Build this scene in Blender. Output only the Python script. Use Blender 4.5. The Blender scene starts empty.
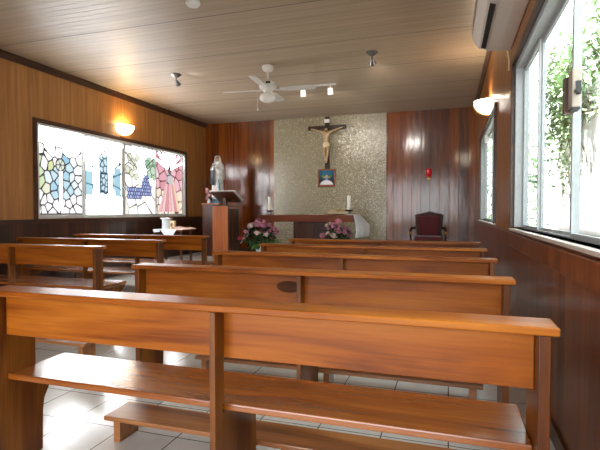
import bpy, math, random
import numpy as np
from mathutils import Vector, Matrix
from math import sin, cos, pi, radians, sqrt

random.seed(7)
SC = bpy.context.scene
COL = SC.collection

# ------------------------------------------------------------------ room numbers (metres)
WL, WR, D, H = -5.96, 0.537, 10.715, 3.45      # left wall, right wall, back wall, ceiling
YB = -2.4                                      # wall behind the camera

# ------------------------------------------------------------------ mesh builder
class MB:
    def __init__(s):
        s.v = []; s.f = []; s.m = []; s.sm = []
    def add(s, vs, fs, mi=0, smooth=False):
        b = len(s.v)
        s.v += [tuple(p) for p in vs]
        for f in fs:
            s.f.append(tuple(b + i for i in f)); s.m.append(mi); s.sm.append(smooth)
        return s
    def box(s, x0, x1, y0, y1, z0, z1, mi=0):
        v = [(x0,y0,z0),(x1,y0,z0),(x1,y1,z0),(x0,y1,z0),(x0,y0,z1),(x1,y0,z1),(x1,y1,z1),(x0,y1,z1)]
        return s.add(v, [(0,3,2,1),(4,5,6,7),(0,1,5,4),(1,2,6,5),(2,3,7,6),(3,0,4,7)], mi)
    def prism(s, pts, a0, a1, axis='x', mi=0, smooth=False):
        # pts counter-clockwise in the two other axes (y,z) (x,z) or (x,y)
        n = len(pts)
        def P(p, a):
            return {'x': (a, p[0], p[1]), 'y': (p[0], a, p[1]), 'z': (p[0], p[1], a)}[axis]
        v = [P(p, a0) for p in pts] + [P(p, a1) for p in pts]
        f = [tuple(reversed(range(n))), tuple(range(n, 2*n))]
        f += [(i, (i+1) % n, n + (i+1) % n, n + i) for i in range(n)]
        if axis == 'y': f = [tuple(reversed(q)) for q in f]
        return s.add(v, f, mi, smooth)
    def lathe(s, prof, c=(0,0,0), n=24, a0=0.0, a1=2*pi, mod=None, axis='z', mi=0, sx=1.0, sy=1.0):
        full = abs(a1 - a0 - 2*pi) < 1e-6
        k = n if full else n + 1
        v = []
        for r, z in prof:
            for i in range(k):
                a = a0 + (a1 - a0) * i / n
                rr = r * (mod(a, z) if mod else 1.0)
                p = (rr*cos(a)*sx, rr*sin(a)*sy, z)
                if axis == 'x': p = (p[2], p[0], p[1])
                if axis == 'y': p = (p[0], p[2], p[1])
                v.append((c[0]+p[0], c[1]+p[1], c[2]+p[2]))
        f = []
        for j in range(len(prof)-1):
            for i in range(n):
                i2 = (i+1) % k
                f.append((j*k+i, j*k+i2, (j+1)*k+i2, (j+1)*k+i))
        if axis == 'y': f = [tuple(reversed(q)) for q in f]
        return s.add(v, f, mi, True)
    def tube(s, pts, r, n=8, mi=0, cap=True):
        pts = [Vector(p) for p in pts]
        rs = r if isinstance(r, (list, tuple)) else [r]*len(pts)
        v = []
        for i, p in enumerate(pts):
            t = (pts[min(i+1, len(pts)-1)] - pts[max(i-1, 0)]).normalized()
            a = Vector((0,0,1)) if abs(t.z) < .9 else Vector((1,0,0))
            u = t.cross(a).normalized(); w = t.cross(u).normalized()
            for k in range(n):
                q = p + (u*cos(2*pi*k/n) + w*sin(2*pi*k/n))*rs[i]
                v.append(q)
        f = []
        for i in range(len(pts)-1):
            for k in range(n):
                f.append((i*n+k, i*n+(k+1)%n, (i+1)*n+(k+1)%n, (i+1)*n+k))
        if cap:
            f.append(tuple(reversed(range(n)))); f.append(tuple(range((len(pts)-1)*n, len(pts)*n)))
        return s.add(v, f, mi, True)
    def ball(s, c, r, n=12, m=8, sx=1, sy=1, sz=1, mi=0):
        prof = [(max(1e-4, r*sin(pi*j/m)), -r*cos(pi*j/m)*sz) for j in range(m+1)]
        return s.lathe(prof, c, n, mi=mi, sx=sx, sy=sy)
    def build(s, name, mat, parent=None, bevel=0, sub=0, fixn=False):
        me = bpy.data.meshes.new(name)
        me.from_pydata(s.v, [], s.f)
        for mt in (mat if isinstance(mat, (list, tuple)) else [mat]): me.materials.append(mt)
        me.polygons.foreach_set('material_index', s.m)
        me.polygons.foreach_set('use_smooth', s.sm)
        me.update()
        if any(s.sm): me.set_sharp_from_angle(angle=radians(40))
        o = bpy.data.objects.new(name, me)
        COL.objects.link(o)
        if parent: o.parent = parent
        if bevel:
            b = o.modifiers.new('bevel', 'BEVEL'); b.width = bevel; b.segments = 2; b.limit_method = 'ANGLE'; b.angle_limit = radians(40)
        if sub:
            b = o.modifiers.new('sub', 'SUBSURF'); b.levels = sub; b.render_levels = sub
        return o

def tag(o, label=None, cat=None, group=None, kind=None):
    if label: o['label'] = label
    if cat: o['category'] = cat
    if group: o['group'] = group
    if kind: o['kind'] = kind
    return o
def thing(name, label, cat, loc=(0,0,0), rz=0.0, group=None):
    o = bpy.data.objects.new(name, None); COL.objects.link(o)
    o.empty_display_size = .1
    o.location = loc; o.rotation_euler = (0,0,rz)
    return tag(o, label, cat, group)
def struct(o): return tag(o, kind='structure')
def copy_tree(o, parent=None):
    c = o.copy(); COL.objects.link(c)
    if parent: c.parent = parent
    for ch in list(o.children): copy_tree(ch, c)
    return c
def skin_mesh(name, verts, edges, radii, mat, parent=None, root=0, sub=2):
    me = bpy.data.meshes.new(name); me.from_pydata(verts, edges, []); me.update()
    o = bpy.data.objects.new(name, me); COL.objects.link(o)
    sk = o.modifiers.new('skin', 'SKIN')
    lay = me.skin_vertices[0].data
    for i, r in enumerate(radii):
        rr = r if isinstance(r, tuple) else (r, r)
        lay[i].radius = rr; lay[i].use_root = (i == root)
    sk.use_smooth_shade = True
    sb = o.modifiers.new('sub', 'SUBSURF'); sb.levels = sub; sb.render_levels = sub
    dg = bpy.context.evaluated_depsgraph_get()
    ev = o.evaluated_get(dg)
    m2 = bpy.data.meshes.new_from_object(ev)
    o.modifiers.clear(); o.data = m2
    m2.materials.clear(); m2.materials.append(mat)
    for p in m2.polygons: p.use_smooth = True
    if parent: o.parent = parent
    return o

# ------------------------------------------------------------------ materials
def newmat(name):
    m = bpy.data.materials.new(name); m.use_nodes = True
    nt = m.node_tree; b = nt.nodes['Principled BSDF']
    return m, nt, b
def N(nt, t, **kw):
    n = nt.nodes.new(t)
    for k, v in kw.items():
        if k in n.inputs.keys() if hasattr(n.inputs, 'keys') else False: n.inputs[k].default_value = v
        else: setattr(n, k, v)
    return n
def L(nt, a, b): nt.links.new(a, b)
def rgb(h):
    h = h.lstrip('#'); c = [int(h[i:i+2], 16)/255 for i in (0,2,4)]
    return tuple((x/12.92 if x <= .04045 else ((x+.055)/1.055)**2.4) for x in c) + (1,)
def ramp(nt, stops):
    r = nt.nodes.new('ShaderNodeValToRGB'); e = r.color_ramp.elements
    while len(e) < len(stops): e.new(.5)
    for i, (p, c) in enumerate(stops): e[i].position = p; e[i].color = c
    return r
def plain(name, col, rough=.5, metal=0.0, emit=None, es=0, noise=.06, bump=0, scale=30, **kw):
    m, nt, b = newmat(name)
    c = rgb(col) if isinstance(col, str) else col
    if noise:
        tc = N(nt, 'ShaderNodeTexCoord'); nz = N(nt, 'ShaderNodeTexNoise'); nz.inputs['Scale'].default_value = scale
        nz.inputs['Detail'].default_value = 3
        L(nt, tc.outputs['Object'], nz.inputs['Vector'])
        r = ramp(nt, [(.3, tuple(x*(1-noise*2) for x in c[:3])+(1,)), (.7, tuple(min(1, x*(1+noise)) for x in c[:3])+(1,))])
        L(nt, nz.outputs['Fac'], r.inputs[0]); L(nt, r.outputs[0], b.inputs['Base Color'])
        if bump:
            bp = N(nt, 'ShaderNodeBump'); bp.inputs['Strength'].default_value = bump; bp.inputs['Distance'].default_value = .01
            L(nt, nz.outputs['Fac'], bp.inputs['Height']); L(nt, bp.outputs[0], b.inputs['Normal'])
    else: b.inputs['Base Color'].default_value = c
    b.inputs['Roughness'].default_value = rough; b.inputs['Metallic'].default_value = metal
    if emit:
        b.inputs['Emission Color'].default_value = rgb(emit) if isinstance(emit, str) else emit
        b.inputs['Emission Strength'].default_value = es
    for k, v in kw.items(): b.inputs[k].default_value = v
    return m
def wood(name, dark, mid, light, axis='x', rough=.28, sc=1.0, coat=.25, spec=.5, world=False):
    m, nt, b = newmat(name)
    tc = N(nt, 'ShaderNodeTexCoord'); oi = N(nt, 'ShaderNodeObjectInfo')
    off = N(nt, 'ShaderNodeVectorMath', operation='SCALE'); off.inputs[0].default_value = (13.1, 7.7, 5.3)
    L(nt, oi.outputs['Random'], off.inputs['Scale'])
    ad = N(nt, 'ShaderNodeVectorMath', operation='ADD')
    L(nt, tc.outputs['Object'], ad.inputs[0]); L(nt, off.outputs[0], ad.inputs[1])
    def mp(a, c):
        k = N(nt, 'ShaderNodeMapping')
        k.inputs['Scale'].default_value = {'x': (a,c,c), 'y': (c,a,c), 'z': (c,c,a)}[axis]
        L(nt, ad.outputs[0], k.inputs['Vector']); return k
    n1 = N(nt, 'ShaderNodeTexNoise'); n1.inputs['Scale'].default_value = 1; n1.inputs['Detail'].default_value = 4
    n1.inputs['Distortion'].default_value = .8
    L(nt, mp(.9*sc, 8*sc).outputs[0], n1.inputs['Vector'])
    n2 = N(nt, 'ShaderNodeTexNoise'); n2.inputs['Scale'].default_value = 1; n2.inputs['Detail'].default_value = 3
    L(nt, mp(3*sc, 90*sc).outputs[0], n2.inputs['Vector'])
    mx = N(nt, 'ShaderNodeMath', operation='MULTIPLY_ADD'); mx.inputs[1].default_value = .28
    L(nt, n2.outputs['Fac'], mx.inputs[0]); L(nt, n1.outputs['Fac'], mx.inputs[2])
    r = ramp(nt, [(.42, rgb(dark)), (.62, rgb(mid)), (.85, rgb(light))])
    L(nt, mx.outputs[0], r.inputs[0]); L(nt, r.outputs[0], b.inputs['Base Color'])
    rr = N(nt, 'ShaderNodeMath', operation='MULTIPLY_ADD'); rr.inputs[1].default_value = .16; rr.inputs[2].default_value = rough-.08
    L(nt, n1.outputs['Fac'], rr.inputs[0]); L(nt, rr.outputs[0], b.inputs['Roughness'])
    bp = N(nt, 'ShaderNodeBump'); bp.inputs['Strength'].default_value = .12; bp.inputs['Distance'].default_value = .004
    L(nt, mx.outputs[0], bp.inputs['Height']); L(nt, bp.outputs[0], b.inputs['Normal'])
    b.inputs['Specular IOR Level'].default_value = spec
    b.inputs['Coat Weight'].default_value = coat; b.inputs['Coat Roughness'].default_value = .18
    return m
def planks(name, dark, mid, light, along, width, rough=.25, groove=.35, coat=.4, wob=.25, gw=.03, var=.35, spec=.5):
    # vertical boards, `along` is the world axis the boards are laid side by side on
    m, nt, b = newmat(name)
    g = N(nt, 'ShaderNodeNewGeometry'); sp = N(nt, 'ShaderNodeSeparateXYZ'); L(nt, g.outputs['Position'], sp.inputs[0])
    u = sp.outputs[along]
    dv = N(nt, 'ShaderNodeMath', operation='DIVIDE'); dv.inputs[1].default_value = width; L(nt, u, dv.inputs[0])
    fl = N(nt, 'ShaderNodeMath', operation='FLOOR'); L(nt, dv.outputs[0], fl.inputs[0])
    fr = N(nt, 'ShaderNodeMath', operation='FRACT'); L(nt, dv.outputs[0], fr.inputs[0])
    wn = N(nt, 'ShaderNodeTexWhiteNoise', noise_dimensions='1D'); L(nt, fl.outputs[0], wn.inputs['W'])
    # grain
    mp = N(nt, 'ShaderNodeMapping'); mp.inputs['Scale'].default_value = (14, 14, .7)
    cb = N(nt, 'ShaderNodeVectorMath', operation='MULTIPLY_ADD'); cb.inputs[1].default_value = (9, 9, 9)
    L(nt, wn.outputs['Color'], cb.inputs[0]); L(nt, g.outputs['Position'], cb.inputs[2])
    L(nt, cb.outputs[0], mp.inputs['Vector'])
    nz = N(nt, 'ShaderNodeTexNoise'); nz.inputs['Scale'].default_value = 1; nz.inputs['Detail'].default_value = 5; nz.inputs['Distortion'].default_value = .6
    L(nt, mp.outputs[0], nz.inputs['Vector'])
    mx = N(nt, 'ShaderNodeMath', operation='MULTIPLY_ADD'); mx.inputs[1].default_value = var
    L(nt, wn.outputs['Value'], mx.inputs[0]); 
    sb = N(nt, 'ShaderNodeMath', operation='SUBTRACT'); sb.inputs[1].default_value = var*.5; L(nt, nz.outputs['Fac'], sb.inputs[0])
    L(nt, sb.outputs[0], mx.inputs[2])
    r = ramp(nt, [(.28, rgb(dark)), (.5, rgb(mid)), (.75, rgb(light))]); L(nt, mx.outputs[0], r.inputs[0])
    # groove mask
    s1 = N(nt, 'ShaderNodeMath', operation='SUBTRACT'); s1.inputs[1].default_value = .5; L(nt, fr.outputs[0], s1.inputs[0])
    ab = N(nt, 'ShaderNodeMath', operation='ABSOLUTE'); L(nt, s1.outputs[0], ab.inputs[0])
    mr = N(nt, 'ShaderNodeMapRange'); mr.inputs['From Min'].default_value = .5-gw; mr.inputs['From Max'].default_value = .5
    L(nt, ab.outputs[0], mr.inputs['Value'])
    dk = N(nt, 'ShaderNodeMix', data_type='RGBA'); dk.inputs['B'].default_value = tuple(x*.45 for x in rgb(dark)[:3])+(1,)
    ml = N(nt, 'ShaderNodeMath', operation='MULTIPLY'); ml.inputs[1].default_value = groove; L(nt, mr.outputs[0], ml.inputs[0])
    L(nt, ml.outputs[0], dk.inputs['Factor']); L(nt, r.outputs[0], dk.inputs['A'])
    L(nt, dk.outputs['Result'], b.inputs['Base Color'])
    # bump: groove and board waviness
    n3 = N(nt, 'ShaderNodeTexNoise'); n3.inputs['Scale'].default_value = 1; n3.inputs['Detail'].default_value = 2
    mp3 = N(nt, 'ShaderNodeMapping'); mp3.inputs['Scale'].default_value = (5, 5, 1.5); L(nt, cb.outputs[0], mp3.inputs['Vector'])
    L(nt, mp3.outputs[0], n3.inputs['Vector'])
    hh = N(nt, 'ShaderNodeMath', operation='MULTIPLY_ADD'); hh.inputs[1].default_value = -.6*groove
    L(nt, mr.outputs[0], hh.inputs[0]); L(nt, n3.outputs['Fac'], hh.inputs[2])
    bp = N(nt, 'ShaderNodeBump'); bp.inputs['Strength'].default_value = wob; bp.inputs['Distance'].default_value = .02
    L(nt, hh.outputs[0], bp.inputs['Height']); L(nt, bp.outputs[0], b.inputs['Normal'])
    b.inputs['Roughness'].default_value = rough
    b.inputs['Specular IOR Level'].default_value = spec
    b.inputs['Coat Weight'].default_value = coat; b.inputs['Coat Roughness'].default_value = .1
    return m

M = {}
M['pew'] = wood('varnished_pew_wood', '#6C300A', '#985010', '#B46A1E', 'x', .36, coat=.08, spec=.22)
M['pewz'] = wood('varnished_pew_wood_upright_shaded', '#46200A', '#68360E', '#845016', 'z', .34, coat=.15, spec=.3)  # uprights darker than the rails: their backlit shade is put into the colour
M['pewseat'] = wood('varnished_seat_wood', '#6A3610', '#904C14', '#AA641E', 'x', .25, coat=.7, spec=.5)
M['plug'] = wood('dark_plug_wood', '#341A0C', '#4A260F', '#5E3416', 'x', .6, coat=0, spec=.2)
M['kneel'] = wood('kneeler_wood', '#6E4020', '#955C30', '#B07A48', 'x', .35)
M['altar'] = wood('mahogany_altar', '#522412', '#6C331C', '#804226', 'x', .4, coat=.1, spec=.3)
M['altarz'] = wood('mahogany_altar_upright', '#2C140C', '#42200F', '#552B18', 'z', .35)
M['ambo'] = wood('ambo_wood', '#7A3E1E', '#975026', '#AD6533', 'z', .35)
M['ambod'] = wood('ambo_dark_wood', '#341A0E', '#482414', '#5A301C', 'z', .35)
M['trim'] = wood('dark_trim_wood', '#2E190F', '#432616', '#56321D', 'y', .4)
M['trimx'] = wood('dark_trim_wood_x', '#2E190F', '#432616', '#56321D', 'x', .4)
M['cross'] = wood('dark_cross_wood', '#1A0E08', '#2A160D', '#3A2013', 'z', .35)
M['frame'] = wood('picture_frame_wood', '#5A3020', '#7A4630', '#8E5A3E', 'x', .4)
M['wall_l'] = planks('honey_ply_left', '#966236', '#AC763F', '#BE8A4E', 'Y', .92, .38, .35, .1, .10, .008, .15)
M['wall_ll'] = planks('dark_boards_left', '#2E1A10', '#402416', '#52301E', 'Y', .12, .35, .6, .2, .12, .04, .4)
M['wall_b'] = planks('red_brown_boards_back', '#4E2204', '#703406', '#8A480E', 'X', .20, .16, .5, .08, .3, .02, .4)
M['wall_r'] = planks('red_honey_ply_right', '#703A14', '#8C5420', '#A06A2C', 'Y', .61, .36, .35, .1, .2, .008, .2, spec=.35)
M['wall_rl'] = planks('red_boards_right', '#56220A', '#6E3210', '#84441A', 'Y', .14, .3, .6, .2, .25, .03, .4)
M['alu'] = plain('white_aluminium', '#D8DCDC', .35, .0, noise=.03)
M['alur'] = plain('grey_window_aluminium', '#A6AAAC', .4, .0, noise=.05)
M['lockbox'] = plain('beige_plastic', '#A89E90', .45, noise=.03)
M['alug'] = plain('grey_aluminium', '#A8A8A4', .35, .5, noise=.03)
M['sill'] = plain('window_sill_paint', '#CDC3B8', .3, noise=.08, scale=9)
M['white'] = plain('white_plastic', '#E0DEDA', .35, noise=.02)
M['acw'] = plain('air_conditioner_plastic', '#EAE2DC', .4, noise=.02)
M['black'] = plain('black_plastic', '#121212', .4, noise=.05)
M['dmetal'] = plain('dark_metal', '#2B2622', .35, .8)
M['chrome'] = plain('grey_metal', '#8F8F8F', .3, .9, noise=.03)
M['brass'] = plain('brass', '#B08436', .3, .9, noise=.03)
M['wax'] = plain('white_wax', '#EDE8DA', .45, noise=.02, **{'Subsurface Weight': .2})
M['linen'] = plain('white_linen', '#EDF1FA', .85, noise=.03, bump=.2, scale=60)
M['cream'] = plain('cream_paper', '#DCC9A0', .7, noise=.06, scale=12)
M['pink_cloth'] = plain('pale_pink_cloth', '#D8B8A4', .8, noise=.05)
M['paper'] = plain('white_paper', '#D9D6CE', .7, noise=.03)
M['velvet'] = plain('dark_red_velvet', '#5C0A18', .8, noise=.15, scale=14, **{'Sheen Weight': .4})
M['chairw'] = wood('dark_carved_chair_wood', '#2A140A', '#3E2012', '#52301E', 'z', .5, coat=0, spec=.25)
M['redglass'] = plain('red_glass', '#7A0A14', .08, noise=0, emit='#C01020', es=.25)
M['leaf'] = plain('green_leaf', '#3C6B2C', .45, noise=.3, scale=25)
M['leafd'] = plain('dark_green_leaf', '#21401E', .45, noise=.3, scale=25)
M['pinkf'] = plain('pink_petal', '#D892A6', .6, noise=.22, scale=22)
M['mauvef'] = plain('mauve_petal', '#BC7C94', .6, noise=.22, scale=22)
M['paleF'] = plain('cream_petal', '#E4CFC6', .6, noise=.12, scale=22)
M['redf'] = plain('red_petal', '#B01220', .5, noise=.2, scale=20)
M['ceram'] = plain('white_ceramic', '#DFE6EA', .2, noise=.02)
M['robe'] = plain('painted_white_robe', '#DCDCDA', .5, noise=.15, scale=18)
M['mantle'] = plain('painted_blue_black_mantle', '#1F2730', .5, noise=.15, scale=20)
M['sash'] = plain('painted_blue_sash', '#4F86A0', .5, noise=.1)
M['skin'] = plain('painted_flesh', '#B98E6E', .5, noise=.08)
M['corpus'] = plain('painted_corpus_flesh', '#B89A74', .45, noise=.14, scale=25)
M['hair'] = plain('painted_brown_hair', '#2A1A12', .6, noise=.2)
M['bowl_l'] = plain('lit_frosted_bowl', '#F5E8CC', .4, noise=0, emit=(1,.80,.50,1), es=5.5)
M['bowl_r'] = plain('lit_white_bowl', '#F5F0E6', .4, noise=0, emit=(1,.95,.86,1), es=4.5)
M['opal'] = plain('opal_glass', '#EAE6DE', .25, noise=0)
M['lit_opal'] = plain('lit_opal_shade', '#F0EEE8', .4, noise=0, emit=(1,.97,.92,1), es=.45)
M['lamp_on'] = plain('lit_lamp_face', '#FFFFFF', .4, noise=0, emit=(1,.96,.88,1), es=6)
M['bulb'] = plain('bulb_glass', '#C8B8A0', .15, noise=0)
M['plaster'] = plain('white_garden_plaster', '#E6EBF2', .8, noise=.04, scale=3)
M['ground'] = plain('garden_ground', '#8A8578', .9, noise=.2, scale=4)
M['vine'] = plain('vine_leaf', '#9DB98A', .5, noise=.45, scale=2.5)
M['palm'] = plain('palm_leaf', '#5C8A48', .5, noise=.35, scale=3)
M['bark'] = plain('grey_bark', '#6A5C4C', .9, noise=.3, scale=12, bump=.6)
for k in ('vine', 'palm'):
    M[k].node_tree.nodes['Principled BSDF'].inputs['Transmission Weight'].default_value = 0

def tile_mat():
    m, nt, b = newmat('white_floor_tiles')
    g = N(nt, 'ShaderNodeNewGeometry'); mp = N(nt, 'ShaderNodeMapping')
    mp.inputs['Location'].default_value = (2.06, -2.13, 0)
    L(nt, g.outputs['Position'], mp.inputs['Vector'])
    br = N(nt, 'ShaderNodeTexBrick'); br.offset = 0; br.squash = 1
    br.inputs['Scale'].default_value = 1; br.inputs['Brick Width'].default_value = .3445; br.inputs['Row Height'].default_value = .3445
    br.inputs['Mortar Size'].default_value = .0035; br.inputs['Mortar Smooth'].default_value = .2
    br.inputs['Color1'].default_value = rgb('#DDDDD8'); br.inputs['Color2'].default_value = rgb('#E6E6E2'); br.inputs['Mortar'].default_value = rgb('#4C4440')
    L(nt, mp.outputs[0], br.inputs['Vector'])
    nz = N(nt, 'ShaderNodeTexNoise'); nz.inputs['Scale'].default_value = 9; nz.inputs['Detail'].default_value = 5
    L(nt, g.outputs['Position'], nz.inputs['Vector'])
    mx = N(nt, 'ShaderNodeMix', data_type='RGBA', blend_type='MULTIPLY'); mx.inputs['Factor'].default_value = .35
    r = ramp(nt, [(.35, (.82,.82,.8,1)), (.6, (1,1,1,1))]); L(nt, nz.outputs['Fac'], r.inputs[0])
    L(nt, br.outputs['Color'], mx.inputs['A']); L(nt, r.outputs[0], mx.inputs['B'])
    L(nt, mx.outputs['Result'], b.inputs['Base Color'])
    b.inputs['Roughness'].default_value = .17; b.inputs['Specular IOR Level'].default_value = .85
    bp = N(nt, 'ShaderNodeBump'); bp.inputs['Strength'].default_value = .3; bp.inputs['Distance'].default_value = -.003
    L(nt, br.outputs['Fac'], bp.inputs['Height']); L(nt, bp.outputs[0], b.inputs['Normal'])
    return m
M['tile'] = tile_mat()

def ceil_mat():
    m, nt, b = newmat('reeded_ceiling_panels')
    g = N(nt, 'ShaderNodeNewGeometry'); sp = N(nt, 'ShaderNodeSeparateXYZ'); L(nt, g.outputs['Position'], sp.inputs[0])
    def saw(w, off=0):
        a = N(nt, 'ShaderNodeMath', operation='MULTIPLY_ADD'); a.inputs[1].default_value = 1/w; a.inputs[2].default_value = off
        L(nt, sp.outputs['Y'], a.inputs[0])
        f = N(nt, 'ShaderNodeMath', operation='FRACT'); L(nt, a.outputs[0], f.inputs[0])
        s1 = N(nt, 'ShaderNodeMath', operation='SUBTRACT'); s1.inputs[1].default_value = .5; L(nt, f.outputs[0], s1.inputs[0])
        ab = N(nt, 'ShaderNodeMath', operation='ABSOLUTE'); L(nt, s1.outputs[0], ab.inputs[0])
        return ab.outputs[0]
    def mask(o, lo):
        mr = N(nt, 'ShaderNodeMapRange'); mr.inputs['From Min'].default_value = lo; mr.inputs['From Max'].default_value = .5
        L(nt, o, mr.inputs['Value']); return mr.outputs[0]
    fine = mask(saw(.10), .40); joint = mask(saw(1.22, .5-6.67/1.22), .488)
    mp = N(nt, 'ShaderNodeMapping'); mp.inputs['Scale'].default_value = (.5, 10, 1); L(nt, g.outputs['Position'], mp.inputs['Vector'])
    nz = N(nt, 'ShaderNodeTexNoise'); nz.inputs['Scale'].default_value = 1; nz.inputs['Detail'].default_value = 4
    L(nt, mp.outputs[0], nz.inputs['Vector'])
    r = ramp(nt, [(.3, rgb('#A8957E')), (.7, rgb('#B8A68E'))]); L(nt, nz.outputs['Fac'], r.inputs[0])
    d1 = N(nt, 'ShaderNodeMix', data_type='RGBA'); d1.inputs['B'].default_value = rgb('#8C7A66')
    f1 = N(nt, 'ShaderNodeMath', operation='MULTIPLY'); f1.inputs[1].default_value = .55; L(nt, fine, f1.inputs[0])
    L(nt, f1.outputs[0], d1.inputs['Factor']); L(nt, r.outputs[0], d1.inputs['A'])
    d2 = N(nt, 'ShaderNodeMix', data_type='RGBA'); d2.inputs['B'].default_value = rgb('#4A4038')
    L(nt, joint, d2.inputs['Factor']); L(nt, d1.outputs['Result'], d2.inputs['A']); L(nt, d2.outputs['Result'], b.inputs['Base Color'])
    sm = N(nt, 'ShaderNodeMath', operation='MULTIPLY_ADD'); sm.inputs[1].default_value = 2; L(nt, joint, sm.inputs[0]); L(nt, fine, sm.inputs[2])
    bp = N(nt, 'ShaderNodeBump'); bp.inputs['Strength'].default_value = .5; bp.inputs['Distance'].default_value = -.006
    L(nt, sm.outputs[0], bp.inputs['Height']); L(nt, bp.outputs[0], b.inputs['Normal'])
    b.inputs['Roughness'].default_value = .42; b.inputs['Specular IOR Level'].default_value = .5
    return m
M['ceil'] = ceil_mat()

def mosaic_mat():
    m, nt, b = newmat('glitter_mosaic')
    g = N(nt, 'ShaderNodeNewGeometry')
    v = N(nt, 'ShaderNodeTexVoronoi'); v.inputs['Scale'].default_value = 56; L(nt, g.outputs['Position'], v.inputs['Vector'])
    sp = N(nt, 'ShaderNodeSeparateColor'); L(nt, v.outputs['Color'], sp.inputs[0])
    r = ramp(nt, [(.0, rgb('#80765C')), (.4, rgb('#8C8268')), (.8, rgb('#968C72')), (1, rgb('#B4AC94'))])
    L(nt, sp.outputs[0], r.inputs[0])
    L(nt, r.outputs[0], b.inputs['Base Color'])
    sb = N(nt, 'ShaderNodeVectorMath', operation='SUBTRACT'); sb.inputs[1].default_value = (.5,.5,.5); L(nt, v.outputs['Color'], sb.inputs[0])
    ma = N(nt, 'ShaderNodeVectorMath', operation='MULTIPLY_ADD'); ma.inputs[1].default_value = (.16,.16,.16)
    L(nt, sb.outputs[0], ma.inputs[0]); L(nt, g.outputs['Normal'], ma.inputs[2])
    nm = N(nt, 'ShaderNodeVectorMath', operation='NORMALIZE'); L(nt, ma.outputs[0], nm.inputs[0])
    L(nt, nm.outputs[0], b.inputs['Normal'])
    b.inputs['Roughness'].default_value = .25; b.inputs['Metallic'].default_value = .05; b.inputs['Specular IOR Level'].default_value = .8
    return m
M['mosaic'] = mosaic_mat()

def glass_mat():
    m = bpy.data.materials.new('clear_window_glass'); m.use_nodes = True; nt = m.node_tree; nt.nodes.clear()
    o = N(nt, 'ShaderNodeOutputMaterial'); mx = N(nt, 'ShaderNodeMixShader'); t = N(nt, 'ShaderNodeBsdfTransparent'); gl = N(nt, 'ShaderNodeBsdfGlossy')
    t.inputs[0].default_value = (.94,.98,.97,1); gl.inputs['Roughness'].default_value = .02
    lw = N(nt, 'ShaderNodeLayerWeight'); lw.inputs['Blend'].default_value = .5
    pw = N(nt, 'ShaderNodeMath', operation='POWER'); pw.inputs[1].default_value = 6; L(nt, lw.outputs['Facing'], pw.inputs[0])
    ml = N(nt, 'ShaderNodeMath', operation='MULTIPLY_ADD'); ml.inputs[1].default_value = .35; ml.inputs[2].default_value = .02; L(nt, pw.outputs[0], ml.inputs[0])
    L(nt, ml.outputs[0], mx.inputs[0]); L(nt, t.outputs[0], mx.inputs[1]); L(nt, gl.outputs[0], mx.inputs[2]); L(nt, mx.outputs[0], o.inputs[0])
    return m
M['glass'] = glass_mat()
STAIN = 4.0
def stain_mat():
    m, nt, b = newmat('daylit_stained_glass')
    a = N(nt, 'ShaderNodeVertexColor'); a.layer_name = 'glass'
    b.inputs['Base Color'].default_value = (.02,.02,.02,1); b.inputs['Roughness'].default_value = .15
    L(nt, a.outputs['Color'], b.inputs['Emission Color']); b.inputs['Emission Strength'].default_value = STAIN
    return m
M['stain'] = stain_mat()
def paint_mat():
    m, nt, b = newmat('painted_picture')
    a = N(nt, 'ShaderNodeVertexColor'); a.layer_name = 'glass'
    L(nt, a.outputs['Color'], b.inputs['Base Color']); b.inputs['Roughness'].default_value = .3
    return m
M['paint'] = paint_mat()

def grid_panel(name, mat, parent, P, w, h, nu, nv, colfn):
    """flat panel w x h in P(u*w, v*h) with a colour attribute from colfn(U,V arrays)"""
    me = bpy.data.meshes.new(name)
    us = np.linspace(0, 1, nu); vs = np.linspace(0, 1, nv)
    verts = [P(u*w, v*h) for v in vs for u in us]
    faces = [(j*nu+i, j*nu+i+1, (j+1)*nu+i+1, (j+1)*nu+i) for j in range(nv-1) for i in range(nu-1)]
    me.from_pydata(verts, [], faces)
    U, V = np.meshgrid(us, vs)
    c = colfn(U.ravel(), V.ravel())
    at = me.color_attributes.new('glass', 'FLOAT_COLOR', 'POINT')
    buf = np.ones((nu*nv, 4), np.float32); buf[:, :3] = c
    at.data.foreach_set('color', buf.ravel())
    me.materials.append(mat); me.update()
    o = bpy.data.objects.new(name, me); COL.objects.link(o)
    if parent: o.parent = parent
    return o

# ================================================================== THE SETTING
# floor and ceiling
fl = struct(MB().box(WL-.15, WR+.15, YB-.15, D+.15, -.1, 0).build('floor', M['tile']))
ce = struct(MB().box(WL-.15, WR+.15, YB-.15, D+.15, H, H+.1).build('ceiling', M['ceil']))
# left wall with window opening
LW = dict(y0=5.53, y1=9.70, z0=1.10, z1=2.56)
ZW = 1.06
b = MB()
x0, x1 = WL-.16, WL
b.box(x0, x1, YB, D, 0, ZW-.001, 1)
b.box(x0, x1, YB, D, LW['z1'], H, 0)
b.box(x0, x1, YB, LW['y0'], ZW, LW['z1'], 0)
b.box(x0, x1, LW['y1'], D, ZW, LW['z1'], 0)
b.box(x0, x1, LW['y0'], LW['y1'], ZW, LW['z0'], 0)
struct(b.build('wall_left', [M['wall_l'], M['wall_ll']]))
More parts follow.
